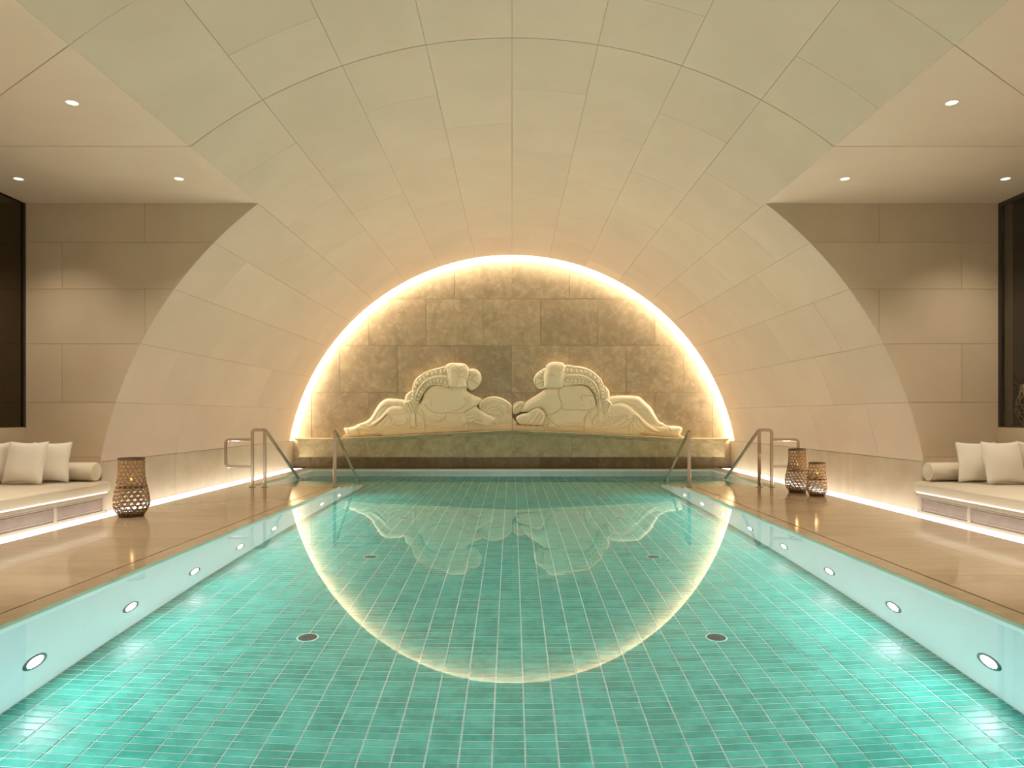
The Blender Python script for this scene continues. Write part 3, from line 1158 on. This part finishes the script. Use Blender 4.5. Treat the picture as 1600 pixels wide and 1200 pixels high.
F.groove(TB((292, 870), (292, 1000), (300, 1060)), .5, 1.2)
F.groove(TB((400, 880), (432, 980), (438, 1150)), .45, 1.4)
F.groove(TB((1110, 1010), (1115, 1120)), .4, 1.2)
for c in ((340, 742), (400, 742), (455, 748), (545, 722)):
    F.dome(TC(c)[0], 1.7, 1.6, None, 0, .4)

fig = empty('relief_figure', (-1.9, YR, 0.72))
tag(fig, 'carved limestone reclining robed figure whose hand lies on a heap of fruit', 'relief')


def part(name, me, root):
    o = obj(name, me, M['relief'])
    o.parent = root
    o.matrix_parent_inverse = Matrix.Translation(-Vector(root.location))
    return o


part('body', F.mesh(), fig)


def slope_dirs(c):
    out = []
    for i in range(len(c)):
        a, b = c[max(0, i - 1)], c[min(len(c) - 1, i + 1)]
        out.append(math.atan2(b[1] - a[1], b[0] - a[0]))
    return out


F = Field(640, 702, 570, 672)
F.shape(TB((790, 143), (640, 153), (520, 183), (420, 230), (330, 290), (270, 370), (240, 470), (230, 560), (230, 640), (238, 720), (262, 770),
           (300, 800), (312, 752), (360, 660), (400, 580), (460, 490), (530, 432), (600, 415), (700, 427), (810, 428)), 8.5, 2.2, 2.5)
F.shape(TB((282, 720), (300, 740), (296, 860), (292, 1000), (296, 1060), (230, 1060), (232, 900), (245, 760)), 10.2, 1.5, 2.5)
rib = TB((800, 285), (650, 285), (550, 310), (450, 360), (380, 430), (330, 520), (300, 610), (280, 720), (270, 850))
F.ridge(rib, 1.5, 1.2)
for off in (-1.9, 1.9):
    q = Field.curve(rib, False, 3)
    tn = np.gradient(q, axis=0)
    tn /= np.linalg.norm(tn, axis=1)[:, None]
    F.groove(q + np.stack([-tn[:, 1], tn[:, 0]], 1) * off, .45, .9, False)
co = [(750, 205), (690, 210), (620, 222), (552, 232), (490, 258), (430, 295), (372, 338), (328, 392), (298, 450), (272, 510), (260, 570), (252, 630)]
ci = [(760, 370), (700, 357), (640, 352), (590, 360), (540, 374), (490, 405), (450, 440), (415, 480), (385, 525), (355, 575), (340, 630), (325, 685)]
for cc in (co, ci):
    scallops(F, TB, cc, slope_dirs(cc))
part('feathered_collar', F.mesh(), fig)

F = Field(725, 755, 573, 612)
F.shape(TB((1105, 200), (1150, 160), (1230, 165), (1290, 210), (1312, 260), (1322, 330), (1292, 400), (1250, 450), (1190, 490), (1130, 482), (1085, 430), (1085, 370), (1100, 310)), 5, 4.5, 6)
for a in (((1110, 330), (1180, 345), (1222, 400), (1222, 470)), ((1170, 325), (1215, 275), (1300, 265)), ((1210, 270), (1225, 210), (1210, 170)),
          ((1130, 270), (1170, 280), (1215, 250)), ((1100, 400), (1090, 440), (1140, 478)), ((1180, 340), (1260, 400))):
    F.groove(TB(*a), .5, 1.3)
for k in range(8):
    F.dome(TB((1140 + 22 * (k % 3), 200 + 28 * (k // 3)))[0], 0.9, .5, None, 0, .4)
part('hair_bun', F.mesh(), fig)

# --- bare-chested figure leaning on a cushion
F = Field(800.5, 1070, 562, 686)
F.shape(TE((330, 500), (420, 485), (560, 478), (720, 485), (800, 505), (860, 555), (930, 620), (980, 670), (1020, 740), (1070, 830), (1100, 880),
           (1200, 930), (1250, 950), (1400, 960), (1465, 985), (1470, 1010), (1450, 1060), (1430, 1110), (1380, 1125), (1250, 1110), (880, 1090),
           (640, 1065), (-50, 1030), (-50, 700), (100, 620), (250, 560)), 3.5, 5.5, 7)
F.shape(TE((330, 620), (420, 590), (520, 590), (620, 620), (700, 680), (800, 760), (900, 860), (1000, 950), (1100, 1020), (1180, 1080), (850, 1080),
           (640, 1000), (300, 985), (180, 900), (220, 760)), 6.5, 4.5, 9)
F.shape(TD((-40, 1030), (640, 1070), (1130, 1090), (2000, 1150), (2000, 1220), (1130, 1168), (500, 1132), (-40, 1110)), 7.5, 1, 1, False)
F.shape(TD((510, 480), (740, 455), (800, 425), (950, 420), (1060, 415), (1150, 430), (1230, 490), (1280, 560), (1310, 650), (1322, 730), (1340, 760),
           (1300, 790), (1230, 860), (1150, 930), (1130, 1050), (1130, 1085), (640, 1078), (560, 960), (520, 870), (480, 790), (400, 765), (330, 790),
           (250, 835), (130, 835), (160, 780), (200, 700), (290, 630), (400, 560), (470, 510)), 5.5, 6.5, 13)
F.shape(TD((1130, 1090), (1120, 1000), (1160, 890), (1220, 810), (1310, 760), (1360, 800), (1370, 960), (1340, 1080), (1240, 1100)), 7.5, 3, 6)
F.shape(TD((520, 170), (540, 110), (590, 70), (650, 55), (740, 60), (800, 75), (840, 120), (846, 150), (832, 200), (838, 240), (822, 270), (838, 322),
           (815, 345), (806, 372), (800, 400), (785, 440), (740, 458), (520, 462), (500, 380), (495, 280)), 8.5, 6, 9)
F.shape(TD((1440, 440), (1490, 470), (1522, 530), (1522, 640), (1500, 680), (1440, 670)), 7, 3.5, 4)
F.shape(TD((1445, 655), (1490, 645), (1555, 712), (1530, 795), (1500, 858), (1430, 858), (1392, 800), (1415, 720)), 11.5, 2.6, 3)
F.shape(TD((10, 790), (20, 730), (60, 690), (120, 672), (195, 688), (165, 760), (130, 830), (60, 870), (15, 850)), 6, 4, 5)
F.shape(TD((240, 850), (330, 790), (400, 770), (470, 800), (522, 885), (490, 1000), (430, 1042), (170, 1032), (100, 1015), (60, 940), (120, 880)), 9.5, 4, 7)
F.shape(TD((560, 1065), (600, 1032), (720, 1068), (690, 1090), (600, 1098)), 9.5, 1.5, 2)
F.shape(TC((780, 600), (820, 640), (880, 720), (780, 730)), 7, 3, 5)
for c in ((815, 660), (835, 690), (822, 715), (856, 712)):
    F.dome(TC(c)[0], 1.15, 1.0, None, 0, .6)
F.shape(TD((440, 780), (540, 860), (640, 1060), (640, 1100), (420, 1090), (420, 900)), 4.5, 1, 1)
F.shape(TE((560, 1000), (1250, 1060), (1440, 1100), (1440, 1160), (560, 1110)), 4.0, 1, 1)
# face
F.dome(TD((625, 270))[0], 1.1, -2.2, 1.6, -.4, 0)
F.groove(TD((590, 250), (610, 225), (650, 235), (655, 290), (625, 310)), .5, .7)
F.groove(TD((520, 462), (650, 452), (740, 456), (785, 440)), .5, 1.1)
F.groove(TD((790, 358), (820, 352)), .4, .9)
F.groove(TD((770, 222), (795, 212), (820, 222)), .4, .8)
F.ridge(TD((760, 205), (800, 195), (830, 208)), .6, .5)
F.groove(TD((800, 330), (795, 345)), .4, .5)
F.groove(TD((515, 200), (600, 190), (700, 180), (770, 160), (830, 130)), .5, .4)
for k in range(5):
    F.groove(TD((540 + 50 * k, 160 - 12 * k), (580 + 50 * k, 110 - 4 * k), (640 + 45 * k, 80)), .35, .35)
# torso
F.groove(TD((740, 460), (720, 560), (740, 640), (765, 700), (760, 770), (700, 830), (620, 870), (530, 887)), .55, 1.3)
F.groove(TD((765, 770), (800, 800), (880, 810), (1000, 795), (1090, 812), (1200, 800), (1280, 770), (1312, 740)), .55, 1.3)
F.groove(TD((1072, 645), (1075, 595), (1100, 578), (1180, 580), (1270, 582)), .55, 1.2)
F.groove(TD((1200, 640), (1240, 680), (1230, 740)), .6, .5)
F.groove(TD((1060, 750), (1100, 735), (1130, 760)), .6, .5)
F.groove(TD((535, 895), (600, 975), (650, 1030), (720, 1062)), .5, 1.1)
F.groove(TD((250, 690), (300, 670), (320, 700)), .5, .4)
F.groove(TD((860, 1030), (1000, 1020), (1110, 1000)), .6, .5)
F.groove(TD((1220, 800), (1150, 890), (1125, 980), (1125, 1145)), .5, 1.3)
F.groove(TD((496, 1000), (496, 1110)), .4, 1.2)
# cushion folds, beads, curl
F.groove(TD((130, 838), (250, 838), (330, 790), (400, 768), (475, 800), (522, 885), (495, 1000)), .5, 1.2)
for a in (((430, 850), (360, 950), (330, 1020)), ((470, 890), (410, 990), (380, 1030)), ((380, 830), (310, 920), (260, 1000)), ((330, 830), (270, 900)), ((300, 860), (260, 850), (250, 900))):
    F.groove(TD(*a), .7, .9)
for k in range(7):
    t_ = k / 6
    F.dome(TD((235 - 140 * t_, 905 + 95 * t_))[0], 1.3, 1.0, None, 0, .7)
    F.dome(TD((225 - 150 * t_, 875 + 75 * t_))[0], 1.0, .8, None, 0, .5)
for a in (((30, 800), (60, 770), (95, 800), (80, 850), (45, 840), (50, 810)), ((40, 740), (90, 700), (150, 700)), ((80, 760), (120, 730), (150, 750)), ((100, 690), (80, 730))):
    F.groove(TD(*a), .55, 1.2)
F.groove(TD((520, 1035), (560, 1060)), .6, 1.0)
F.groove(TD((580, 1075), (640, 1062), (680, 1072)), .4, .8)
# staff hand
for a, b, c in (((1470, 672), (1430, 740), (1402, 795)), ((1500, 690), (1460, 770), (1420, 838)), ((1522, 712), (1490, 780), (1450, 852)), ((1542, 740), (1520, 800), (1490, 852))):
    F.groove(TD(a, b, c), .5, 1.5)
# legs
F.groove(TE((350, 610), (480, 575), (600, 590), (700, 650), (800, 740)), .8, .8)
F.groove(TE((640, 610), (690, 615), (700, 600)), .5, .7)
for k in range(6):
    F.groove(TE((700 + 30 * k, 700 - 4 * k), (800 + 28 * k, 790 - 6 * k), (900 + 28 * k, 890 - 4 * k), (1010 + 24 * k, 950 + 0 * k), (1190, 985 - 14 * k)), .65, .75)
for k in range(5):
    F.groove(TE((730 + 10 * k, 800 + 10 * k), (790 + 14 * k, 920 + 2 * k), (880 + 22 * k, 1000 + 4 * k), (1040 + 20 * k, 1050 + 4 * k), (1200, 1030 + 14 * k)), .75, .95)
F.groove(TE((600, 800), (570, 820), (600, 850), (660, 850), (690, 830)), .55, 1.1)
F.groove(TE((690, 830), (685, 880), (645, 905), (632, 1000), (632, 1080)), .5, 1.4)
F.groove(TE((690, 790), (730, 850), (745, 920), (800, 1000)), .6, 1.0)
F.groove(TE((670, 930), (700, 1000), (760, 1030), (840, 1085)), .6, 1.2)
F.groove(TE((850, 1080), (860, 1030), (890, 1050), (980, 1085)), .6, 1.2)
F.groove(TE((320, 765), (450, 770), (570, 800)), .5, .7)
for k in range(5):
    F.groove(TE((540 - 60 * k, 800 + 4 * k), (460 - 55 * k, 870 + 6 * k), (330 - 40 * k, 945 + 4 * k), (230 - 25 * k, 980 - 6 * k)), .65, .9)
F.groove(TE((650, 910), (560, 960), (430, 1000), (300, 1005)), .65, 1.0)
F.groove(TE((600, 870), (500, 930), (380, 985)), .65, .8)
F.groove(TE((130, 780), (60, 850), (50, 920), (110, 970), (230, 990)), .6, 1.1)
F.groove(TE((20, 740), (20, 830), (60, 930)), .5, .9)
F.groove(TE((100, 880), (130, 940), (200, 985)), .6, .8)
F.groove(TE((1190, 930), (1240, 1000), (1250, 1060), (1265, 1110)), .5, 1.2)
F.groove(TE((1215, 940), (1262, 1010), (1285, 1110)), .45, .8)
for a in (((1380, 1012), (1430, 1008), (1468, 1000)), ((1365, 1040), (1420, 1036), (1460, 1030)), ((1362, 1068), (1410, 1066), (1452, 1062)), ((1362, 1092), (1400, 1094), (1440, 1092))):
    F.groove(TE(*a), .45, 1.2)
fig2 = empty('relief_figure', (1.9, YR, 0.72))
tag(fig2, 'carved limestone reclining bare-chested figure leaning on a small cushion', 'relief')
part('body', F.mesh(), fig2)
F = Field(878, 947, 569, 660)
F.shape(TD((820, 122), (960, 118), (1080, 130), (1180, 160), (1280, 215), (1350, 280), (1400, 340), (1430, 420), (1445, 500), (1450, 600), (1445, 660),
           (1400, 740), (1340, 750), (1312, 640), (1290, 560), (1230, 480), (1160, 427), (1090, 406), (960, 412), (790, 408)), 8.5, 2.2, 2.5)
F.shape(TD((1340, 720), (1400, 720), (1412, 850), (1415, 980), (1350, 980), (1352, 850)), 10.2, 1.5, 2.5)
rib = TD((820, 270), (1000, 265), (1120, 280), (1220, 330), (1290, 400), (1330, 480), (1355, 570), (1365, 680), (1378, 800))
F.ridge(rib, 1.5, 1.2)
for off in (-1.9, 1.9):
    q = Field.curve(rib, False, 3)
    tn = np.gradient(q, axis=0)
    tn /= np.linalg.norm(tn, axis=1)[:, None]
    F.groove(q + np.stack([-tn[:, 1], tn[:, 0]], 1) * off, .45, .9, False)
co = [(860, 190), (920, 195), (1000, 200), (1075, 208), (1145, 220), (1215, 258), (1280, 302), (1335, 362), (1370, 425), (1390, 490), (1398, 550), (1405, 610), (1405, 665)]
ci = [(860, 342), (925, 345), (985, 350), (1045, 355), (1105, 360), (1160, 378), (1210, 415), (1250, 462), (1280, 512), (1305, 560), (1322, 612), (1335, 668)]
for cc in (co, ci):
    scallops(F, TD, cc, slope_dirs(cc))
part('feathered_collar', F.mesh(), fig2)
F = Field(830, 856, 573, 610)
F.shape(TD((525, 155), (440, 190), (370, 250), (335, 340), (360, 405), (400, 457), (440, 476), (505, 465), (530, 440), (510, 300)), 5, 4.5, 6)
for a in (((505, 320), (430, 315), (350, 300)), ((510, 350), (450, 375), (385, 410)), ((512, 390), (470, 430), (430, 450)), ((500, 270), (450, 245), (405, 225)),
          ((500, 225), (480, 190)), ((380, 330), (370, 395), (420, 460))):
    F.groove(TD(*a), .5, 1.2)
part('hair_bun', F.mesh(), fig2)

# ------------------------------------------------------------------ downlights
lens = disc(0.044, 0.0, 24)
lens.materials.append(M['down'])
trim = lathe([(0.044, 0.001), (0.046, -0.004), (0.053, -0.005), (0.055, 0.0)], 28)
trim.materials.append(M['white'])
sp = bpy.data.lights.new('downlight_beam', 'SPOT')
sp.energy = SPOT_W
sp.color = (1.0, 0.86, 0.70)
sp.spot_size = R(104)
sp.spot_blend = 1.0
sp.shadow_soft_size = 0.04
for s, nm in ((-1, 'on the single lantern side'), (1, 'on the lantern pair side')):
    for y in (7.61, 5.76, 3.91, 2.06, 0.2, -1.7, -3.5):
        for x in (3.71, 5.5):
            t = empty('downlight', (s * x, y, ZF - 0.001))
            if y > 7:
                where = 'between vault edge and return wall ' if x < 5 else 'over the bench in front of the return wall '
            elif y > 5:
                where = 'in the triangular ceiling panel ' if x < 5 else 'over the bench beside the triangular ceiling panel '
            else:
                where = 'farther along the flat ceiling ' + ('by the vault ' if x < 5 else 'over the bench ')
            tag(t, 'round downlight ' + where + nm, 'downlight', 'downlights ' + nm)
            obj('lens', lens, None, t, (0, 0, -0.001), (R(180), 0, 0))
            obj('trim', trim, None, t)
            lo = bpy.data.objects.new('beam', sp)
            col.objects.link(lo)
            lo.parent = t
            lo.location = (0, 0, -0.02)


# ------------------------------------------------------------------ benches, cushions
def pillow_mesh(wd, ht, th, seed, nn=22):
    rnd = random.Random(seed)
    ph = [rnd.uniform(0, 6.28) for _ in range(8)]
    v, f = [], []
    for side in (1, -1):
        for j in range(nn + 1):
            for i in range(nn + 1):
                u, w_ = -1 + 2 * i / nn, -1 + 2 * j / nn
                pin = 0.10
                x = u * wd / 2 * (1 - pin * (1 - w_ * w_) ** 1.0 * abs(u) ** 2)
                z = w_ * ht / 2 * (1 - pin * (1 - u * u) ** 1.0 * abs(w_) ** 2)
                d = ((1 - u ** 2) * (1 - w_ ** 2))
                y = th / 2 * max(d, 0) ** 0.42
                wr = 0.010 * math.sin(3 * u + 2 * w_ + ph[0]) * math.sin(2.6 * w_ - 2 * u + ph[1])
                y += wr * min(1, d * 3)
                v.append((x, -side * y, z))
    m_ = (nn + 1) ** 2
    for j in range(nn):
        for i in range(nn):
            a = j * (nn + 1) + i
            q = (a, a + 1, a + nn + 2, a + nn + 1)
            f.append(q)
            f.append(tuple(m_ + k for k in reversed(q)))
    me = pyd('pillow', v, f, True)
    bm = bmesh.new()
    bm.from_mesh(me)
    bmesh.ops.remove_doubles(bm, verts=bm.verts, dist=1e-4)
    bmesh.ops.recalc_face_normals(bm, faces=bm.faces)
    bm.to_mesh(me)
    bm.free()
    return me


def pillow(loc, wd, ht, th, rz, tilt, seed, label, roll=0):
    t = empty('throw_pillow', loc, (R(tilt), R(roll), R(rz)))
    t.rotation_mode = 'XYZ'
    tag(t, label, 'pillow')
    obj('cover', pillow_mesh(wd, ht, th, seed), M['fabric2'], t, (0, 0, ht / 2))
    pts = []
    nn = 14
    for k in range(4 * nn):
        q, i = divmod(k, nn)
        e = -1 + 2 * i / nn
        u, w_ = ((e, -1), (1, e), (-e, 1), (-1, -e))[q]
        pts.append((u * wd / 2 * (1 - 0.10 * (1 - w_ * w_)), 0, ht / 2 + w_ * ht / 2 * (1 - 0.10 * (1 - u * u))))
    obj('piping', tube(pts, 0.0035, 5, True), M['fabric2'], t)
    return t


XBF = 5.03
for s, nm in ((-1, 'the single lantern'), (1, 'the pair of lanterns')):
    y0, y1 = 0.3, YF - 0.006
    b = empty('built_in_bench', (s * XBF, y1, 0))
    tag(b, 'pale built-in bench with framed panels along its base by ' + nm, 'bench')

    def bx(a, c, ya, yb, z0, z1, bev=0.0):
        # a, c measured outwards from the bench front
        return box(min(s * a, s * c), max(s * a, s * c), ya - y1, yb - y1, z0, z1, bev)
    obj('base', bx(0.02, XS - XBF - 0.004, y0, y1, 0.0, 0.245), M['wood'], b)
    obj('top_rail', bx(-0.01, 0.02, y0, y1, 0.205, 0.245, 0.003), M['wood'], b)
    obj('plinth_rail', bx(0.0, 0.02, y0, y1, 0.0, 0.022, 0.002), M['wood'], b)
    obj('light_strip', bx(0.0, 0.03, y0, y1, 0.247, 0.262), M['bench_strip'], b)
    yy = 8.42
    k = 0
    while yy - 0.9 > y0:
        a, c = yy - 0.9 + 0.012, yy - 0.012
        pn = obj('panel', bx(0.012, 0.02, a, c, 0.026, 0.20), M['grille'], b)
        fr = [bx(0.0, 0.02, a, c, 0.022, 0.032), bx(0.0, 0.02, a, c, 0.188, 0.198), bx(0.0, 0.02, a, a + 0.014, 0.03, 0.19), bx(0.0, 0.02, c - 0.014, c, 0.03, 0.19),
              bx(0.007, 0.02, a + 0.03, c - 0.03, 0.055, 0.061), bx(0.007, 0.02, a + 0.03, c - 0.03, 0.165, 0.171),
              bx(0.007, 0.02, a + 0.03, a + 0.036, 0.06, 0.166), bx(0.007, 0.02, c - 0.036, c - 0.03, 0.06, 0.166)]
        obj('panel_frame', join(fr), M['wood'], pn)
        obj('stile', bx(-0.002, 0.02, yy - 0.012, yy + 0.012, 0.02, 0.206), M['wood'], b)
        yy -= 0.9
    # seat cushion: long soft slab
    c = empty('seat_cushion', (s * XBF, y1, 0.264))
    tag(c, 'long cream seat cushion on the bench by ' + nm, 'cushion')
    prof = [(-0.03, 0.012), (-0.036, 0.05), (-0.032, 0.095), (-0.012, 0.118), (0.05, 0.132), (0.3, 0.14), (0.7, 0.142), (0.98, 0.138), (1.012, 0.12), (1.012, 0.0), (-0.01, 0.0)]
    pp = Field.curve(prof[:-2], False, 4).tolist() + prof[-2:]
    me = prism(pp, lambda a, z, d: (s * a, d, z), -(y1 - y0), -0.004)
    me.polygons.foreach_set('use_smooth', [len(q.vertices) == 4 for q in me.polygons])
    obj('cover', me, M['fabric'], c)
    seam = [(s * -0.028, -(y1 - y0) + 0.01, 0.104), (s * -0.028, -0.006, 0.104)]
    obj('piping', tube(seam, 0.005, 5), M['fabric2'], c)
    # bolster across the bench end
    t = empty('bolster', (s * 5.55, YF - 0.135, 0.408))
    tag(t, 'round cream bolster lying across the bench end by ' + nm, 'bolster')
    L_, r_ = 0.46, 0.112
    prof = [(0.0, -L_ - 0.004), (r_ - 0.02, -L_), (r_ - 0.005, -L_ + 0.008), (r_, -L_ + 0.03), (r_, L_ - 0.03), (r_ - 0.005, L_ - 0.008), (r_ - 0.02, L_), (0.0, L_ + 0.004)]
    obj('cover', lathe(prof, 36), M['fabric'], t, (0, 0, r_), (0, R(90), 0))
    for e in (-1, 1):
        rg = [((L_ - 0.006) * e, (r_ - 0.006) * math.cos(a), r_ + (r_ - 0.006) * math.sin(a)) for a in np.linspace(0, 6.2832, 41)[:-1]]
        obj('piping', tube(rg, 0.006, 5, True), M['fabric2'], t)

# pillows: bench by the single lantern
pillow((-5.645, 7.86, 0.418), 0.50, 0.50, 0.16, -5, -13, 1, 'square cream pillow standing in front of the others by the single lantern')
pillow((-5.49, 8.085, 0.418), 0.46, 0.48, 0.12, 6, -10, 2, 'cream pillow half hidden against the bolster by the single lantern')
pillow((-5.965, 7.93, 0.418), 0.46, 0.48, 0.09, 88, -3, 3, 'cream pillow upright at the low wall behind other pillows by the single lantern')
pillow((-5.83, 7.25, 0.418), 0.48, 0.48, 0.15, 80, -14, 4, 'cream pillow leaning on the low wall away from the bolster near the single lantern')
# bench by the pair of lanterns
pillow((5.70, 7.86, 0.418), 0.49, 0.50, 0.16, 5, -13, 5, 'square cream pillow standing in front of the others by the pair of lanterns')
pillow((5.53, 8.085, 0.418), 0.46, 0.48, 0.12, -6, -10, 6, 'cream pillow half hidden against the bolster by the pair of lanterns')
pillow((6.0, 7.93, 0.418), 0.46, 0.49, 0.07, -89, -2, 7, 'cream pillow upright at the low wall behind other pillows by the pair of lanterns')


# ------------------------------------------------------------------ woven lanterns
def spl(prof, t):
    zs = [p_[1] for p_ in prof]
    rs = [p_[0] for p_ in prof]
    return float(np.interp(t, zs, rs))


def lantern(loc, H_, prof, nst, nring, label, weave='rattan', candle=True, rot=0.0, cat='lantern'):
    t = empty('woven_lantern', loc, (0, 0, rot))
    tag(t, label, cat, None)
    pr = Field.curve(prof, False, 6)
    zs, rs = pr[:, 1], pr[:, 0]

    def rr(z):
        return float(np.interp(z, zs, rs))
    ms = []
    zlo, zhi = prof[0][1], prof[-1][1]
    for d in (-1, 1):
        for k in range(nst):
            pts = []
            for i in range(31):
                z = zlo + (zhi - zlo) * i / 30
                a = 2 * math.pi * (k / nst) + d * 2.6 * (zhi - zlo) / 0.665 * i / 30
                r = rr(z) + d * 0.0025
                pts.append((r * math.cos(a), r * math.sin(a), z))
            ms.append(tube(pts, 0.0055, 4))
    wv_ = obj('weave', join(ms), M[weave], t)
    ms = []
    for k in range(nring):
        z = zlo + (zhi - zlo) * (k + 0.5) / nring
        ms.append(tube([(rr(z) * math.cos(a), rr(z) * math.sin(a), z) for a in np.linspace(0, 2 * math.pi, 33)[:-1]], 0.0065, 4, True))
    obj('hoops', join(ms), M[weave], wv_)
    obj('rim', tube([((rr(zhi)) * math.cos(a), rr(zhi) * math.sin(a), zhi) for a in np.linspace(0, 2 * math.pi, 37)[:-1]], 0.012, 6, True), M['rattan_dark' if weave == 'rattan' else weave], t)
    obj('foot', lathe([(0.0, 0.002), (rr(zlo) - 0.01, 0.002), (rr(zlo) + 0.004, 0.006), (rr(zlo) + 0.004, zlo + 0.012), (rr(zlo) - 0.012, zlo + 0.014), (0.0, zlo + 0.014)], 32), M['rattan_dark' if weave == 'rattan' else weave], t)
    # glass-holder shelf with candle
    zc = H_ * 0.50
    obj('tray', lathe([(0.0, zc - 0.01), (rr(zc) - 0.012, zc - 0.01), (rr(zc) - 0.012, zc), (0.0, zc)], 28), M['rattan_dark'], t)
    cdl = obj('candle', lathe([(0.0, zc), (0.038, zc), (0.038, zc + 0.07), (0.03, zc + 0.074), (0.0, zc + 0.07)], 20), M['wax'], t)
    obj('flame', lathe([(0.0, zc + 0.075), (0.013, zc + 0.085), (0.016, zc + 0.10), (0.009, zc + 0.125), (0.0, zc + 0.145)], 12), M['candle'], cdl)
    ld = bpy.data.lights.new('flame_light', 'POINT')
    ld.energy = 0.5
    ld.color = (1.0, 0.62, 0.25)
    ld.shadow_soft_size = 0.02
    lo = bpy.data.objects.new('flame_light', ld)
    col.objects.link(lo)
    lo.parent = t
    lo.location = (0, 0, zc + 0.16)
    return t


tall = [(0.135, 0.025), (0.180, 0.09), (0.195, 0.18), (0.180, 0.29), (0.155, 0.41), (0.140, 0.52), (0.138, 0.69)]
small = [(0.105, 0.02), (0.132, 0.07), (0.138, 0.16), (0.130, 0.28), (0.116, 0.40), (0.108, 0.49)]
lantern((-4.57, 8.20, 0), 0.70, tall, 17, 14, 'tall brown woven lantern standing alone on the deck')
tall2 = [(r * 0.9, z * 0.98) for r, z in tall]
lantern((4.49, 10.75, 0), 0.69, tall2, 17, 14, 'taller brown woven lantern of the pair by the handrail')
lantern((4.60, 10.30, 0), 0.50, small, 13, 10, 'shorter brown woven lantern of the pair')

# inside the niche: pale lantern and plant
lantern((6.80, 8.92, 1.06), 0.60, [(0.10, 0.02), (0.16, 0.12), (0.18, 0.25), (0.15, 0.40), (0.11, 0.56)], 10, 5, 'pale openwork lantern behind the window glass', 'rattan_pale')
pl = empty('potted_plant', (7.25, 9.5, 1.06))
tag(pl, 'dark leafy plant in a pot behind the window glass', 'plant')
obj('pot', lathe([(0.0, 0.0), (0.13, 0.0), (0.17, 0.30), (0.155, 0.30), (0.14, 0.27), (0.0, 0.27)], 24), M['niche'], pl)
rnd = random.Random(5)
for k in range(14):
    a = 2 * math.pi * k / 14 + rnd.uniform(-.2, .2)
    ln, hh = rnd.uniform(0.35, 0.7), rnd.uniform(0.6, 1.15)
    v, f = [], []
    for i in range(11):
        t_ = i / 10
        r = ln * t_ ** 1.3
        z = 0.27 + hh * (t_ - 0.45 * t_ ** 2.6)
        wd = 0.045 * math.sin(math.pi * min(1, 0.08 + t_ * 0.92)) + 0.002
        for e, dz in ((-1, 0.012), (0, 0.0), (1, 0.012)):
            v.append((r * math.cos(a) - e * wd * math.sin(a), r * math.sin(a) + e * wd * math.cos(a), z + dz))
    for i in range(10):
        b = 3 * i
        f += [(b, b + 1, b + 4, b + 3), (b + 1, b + 2, b + 5, b + 4)]
    obj('leaf', pyd('leaf', v, f, True), M['leaf'], pl)


# ------------------------------------------------------------------ handrails
for s, nm in ((-1, 'near the single lantern'), (1, 'behind the pair of lanterns')):
    Yp = 11.52
    t = empty('handrail', (s * 4.27, Yp, 0))
    tag(t, 'steel stair handrail with side loop ' + nm, 'handrail')

    def X(a):
        return s * (a - 4.27)
    zt = 0.965
    # hoop: outer post, rounded corner, top bar, inner post
    pts = [(X(4.38), 0, 0.0), (X(4.38), 0, zt - 0.05)] + [(X(4.33 + 0.05 * math.cos(a)), 0, zt - 0.05 + 0.05 * math.sin(a)) for a in np.linspace(0.3, 1.57, 5)] + [(X(4.172), 0, zt)]
    obj('post', bar(pts, (0, 1, 0), 0.025, 0.05), M['steel'], t)
    obj('post', bar([(X(4.172), 0.0, 0.0), (X(4.172), 0.0, zt - 0.026)], (0, 1, 0), 0.025, 0.05), M['steel'], t)
    obj('sloping_rail', bar([(X(4.172), -0.012, zt), (X(4.172), 0.03, zt), (X(4.172), 1.78, 0.0), (X(4.172), 2.1, -0.175), (X(4.172), 2.1, ZP)], (1, 0, 0), 0.05, 0.025), M['steel'], t)
    # loop towards the wall
    r = 0.06
    lp = [(X(4.40), 0, 0.80)] + [(X(4.77 + r * math.sin(a)), 0, 0.80 - r + r * math.cos(a)) for a in np.linspace(0, 1.57, 6)] + \
         [(X(4.77 + r * math.cos(a)), 0, 0.35 + r - r * math.sin(a)) for a in np.linspace(0, 1.57, 6)] + [(X(4.40), 0, 0.35)]
    obj('loop', bar(lp, (0, 1, 0), 0.025, 0.045), M['steel'], t)
    for xx in (4.38, 4.172):
        obj('flange', box(X(xx) - 0.045, X(xx) + 0.045, -0.03, 0.03, 0.0, 0.012, 0.003), M['steel'], t)

    t = empty('handrail', (s * 3.0, 11.57, 0))
    tag(t, 'plain steel handrail at the pool side of the stair ' + nm, 'handrail')
    zt = 0.93
    obj('post', bar([(0, 0, 0.0), (0, 0, zt)], (0, 1, 0), 0.025, 0.055), M['steel'], t)
    obj('sloping_rail', bar([(0, 0.0, zt + 0.02), (0, 0.04, zt + 0.01), (0, 1.62, 0.0), (0, 1.84, -0.14), (0, 1.84, ZP)], (1, 0, 0), 0.045, 0.025), M['steel'], t)
    obj('flange', box(-0.05, 0.05, -0.03, 0.03, 0.0, 0.012, 0.003), M['steel'], t)
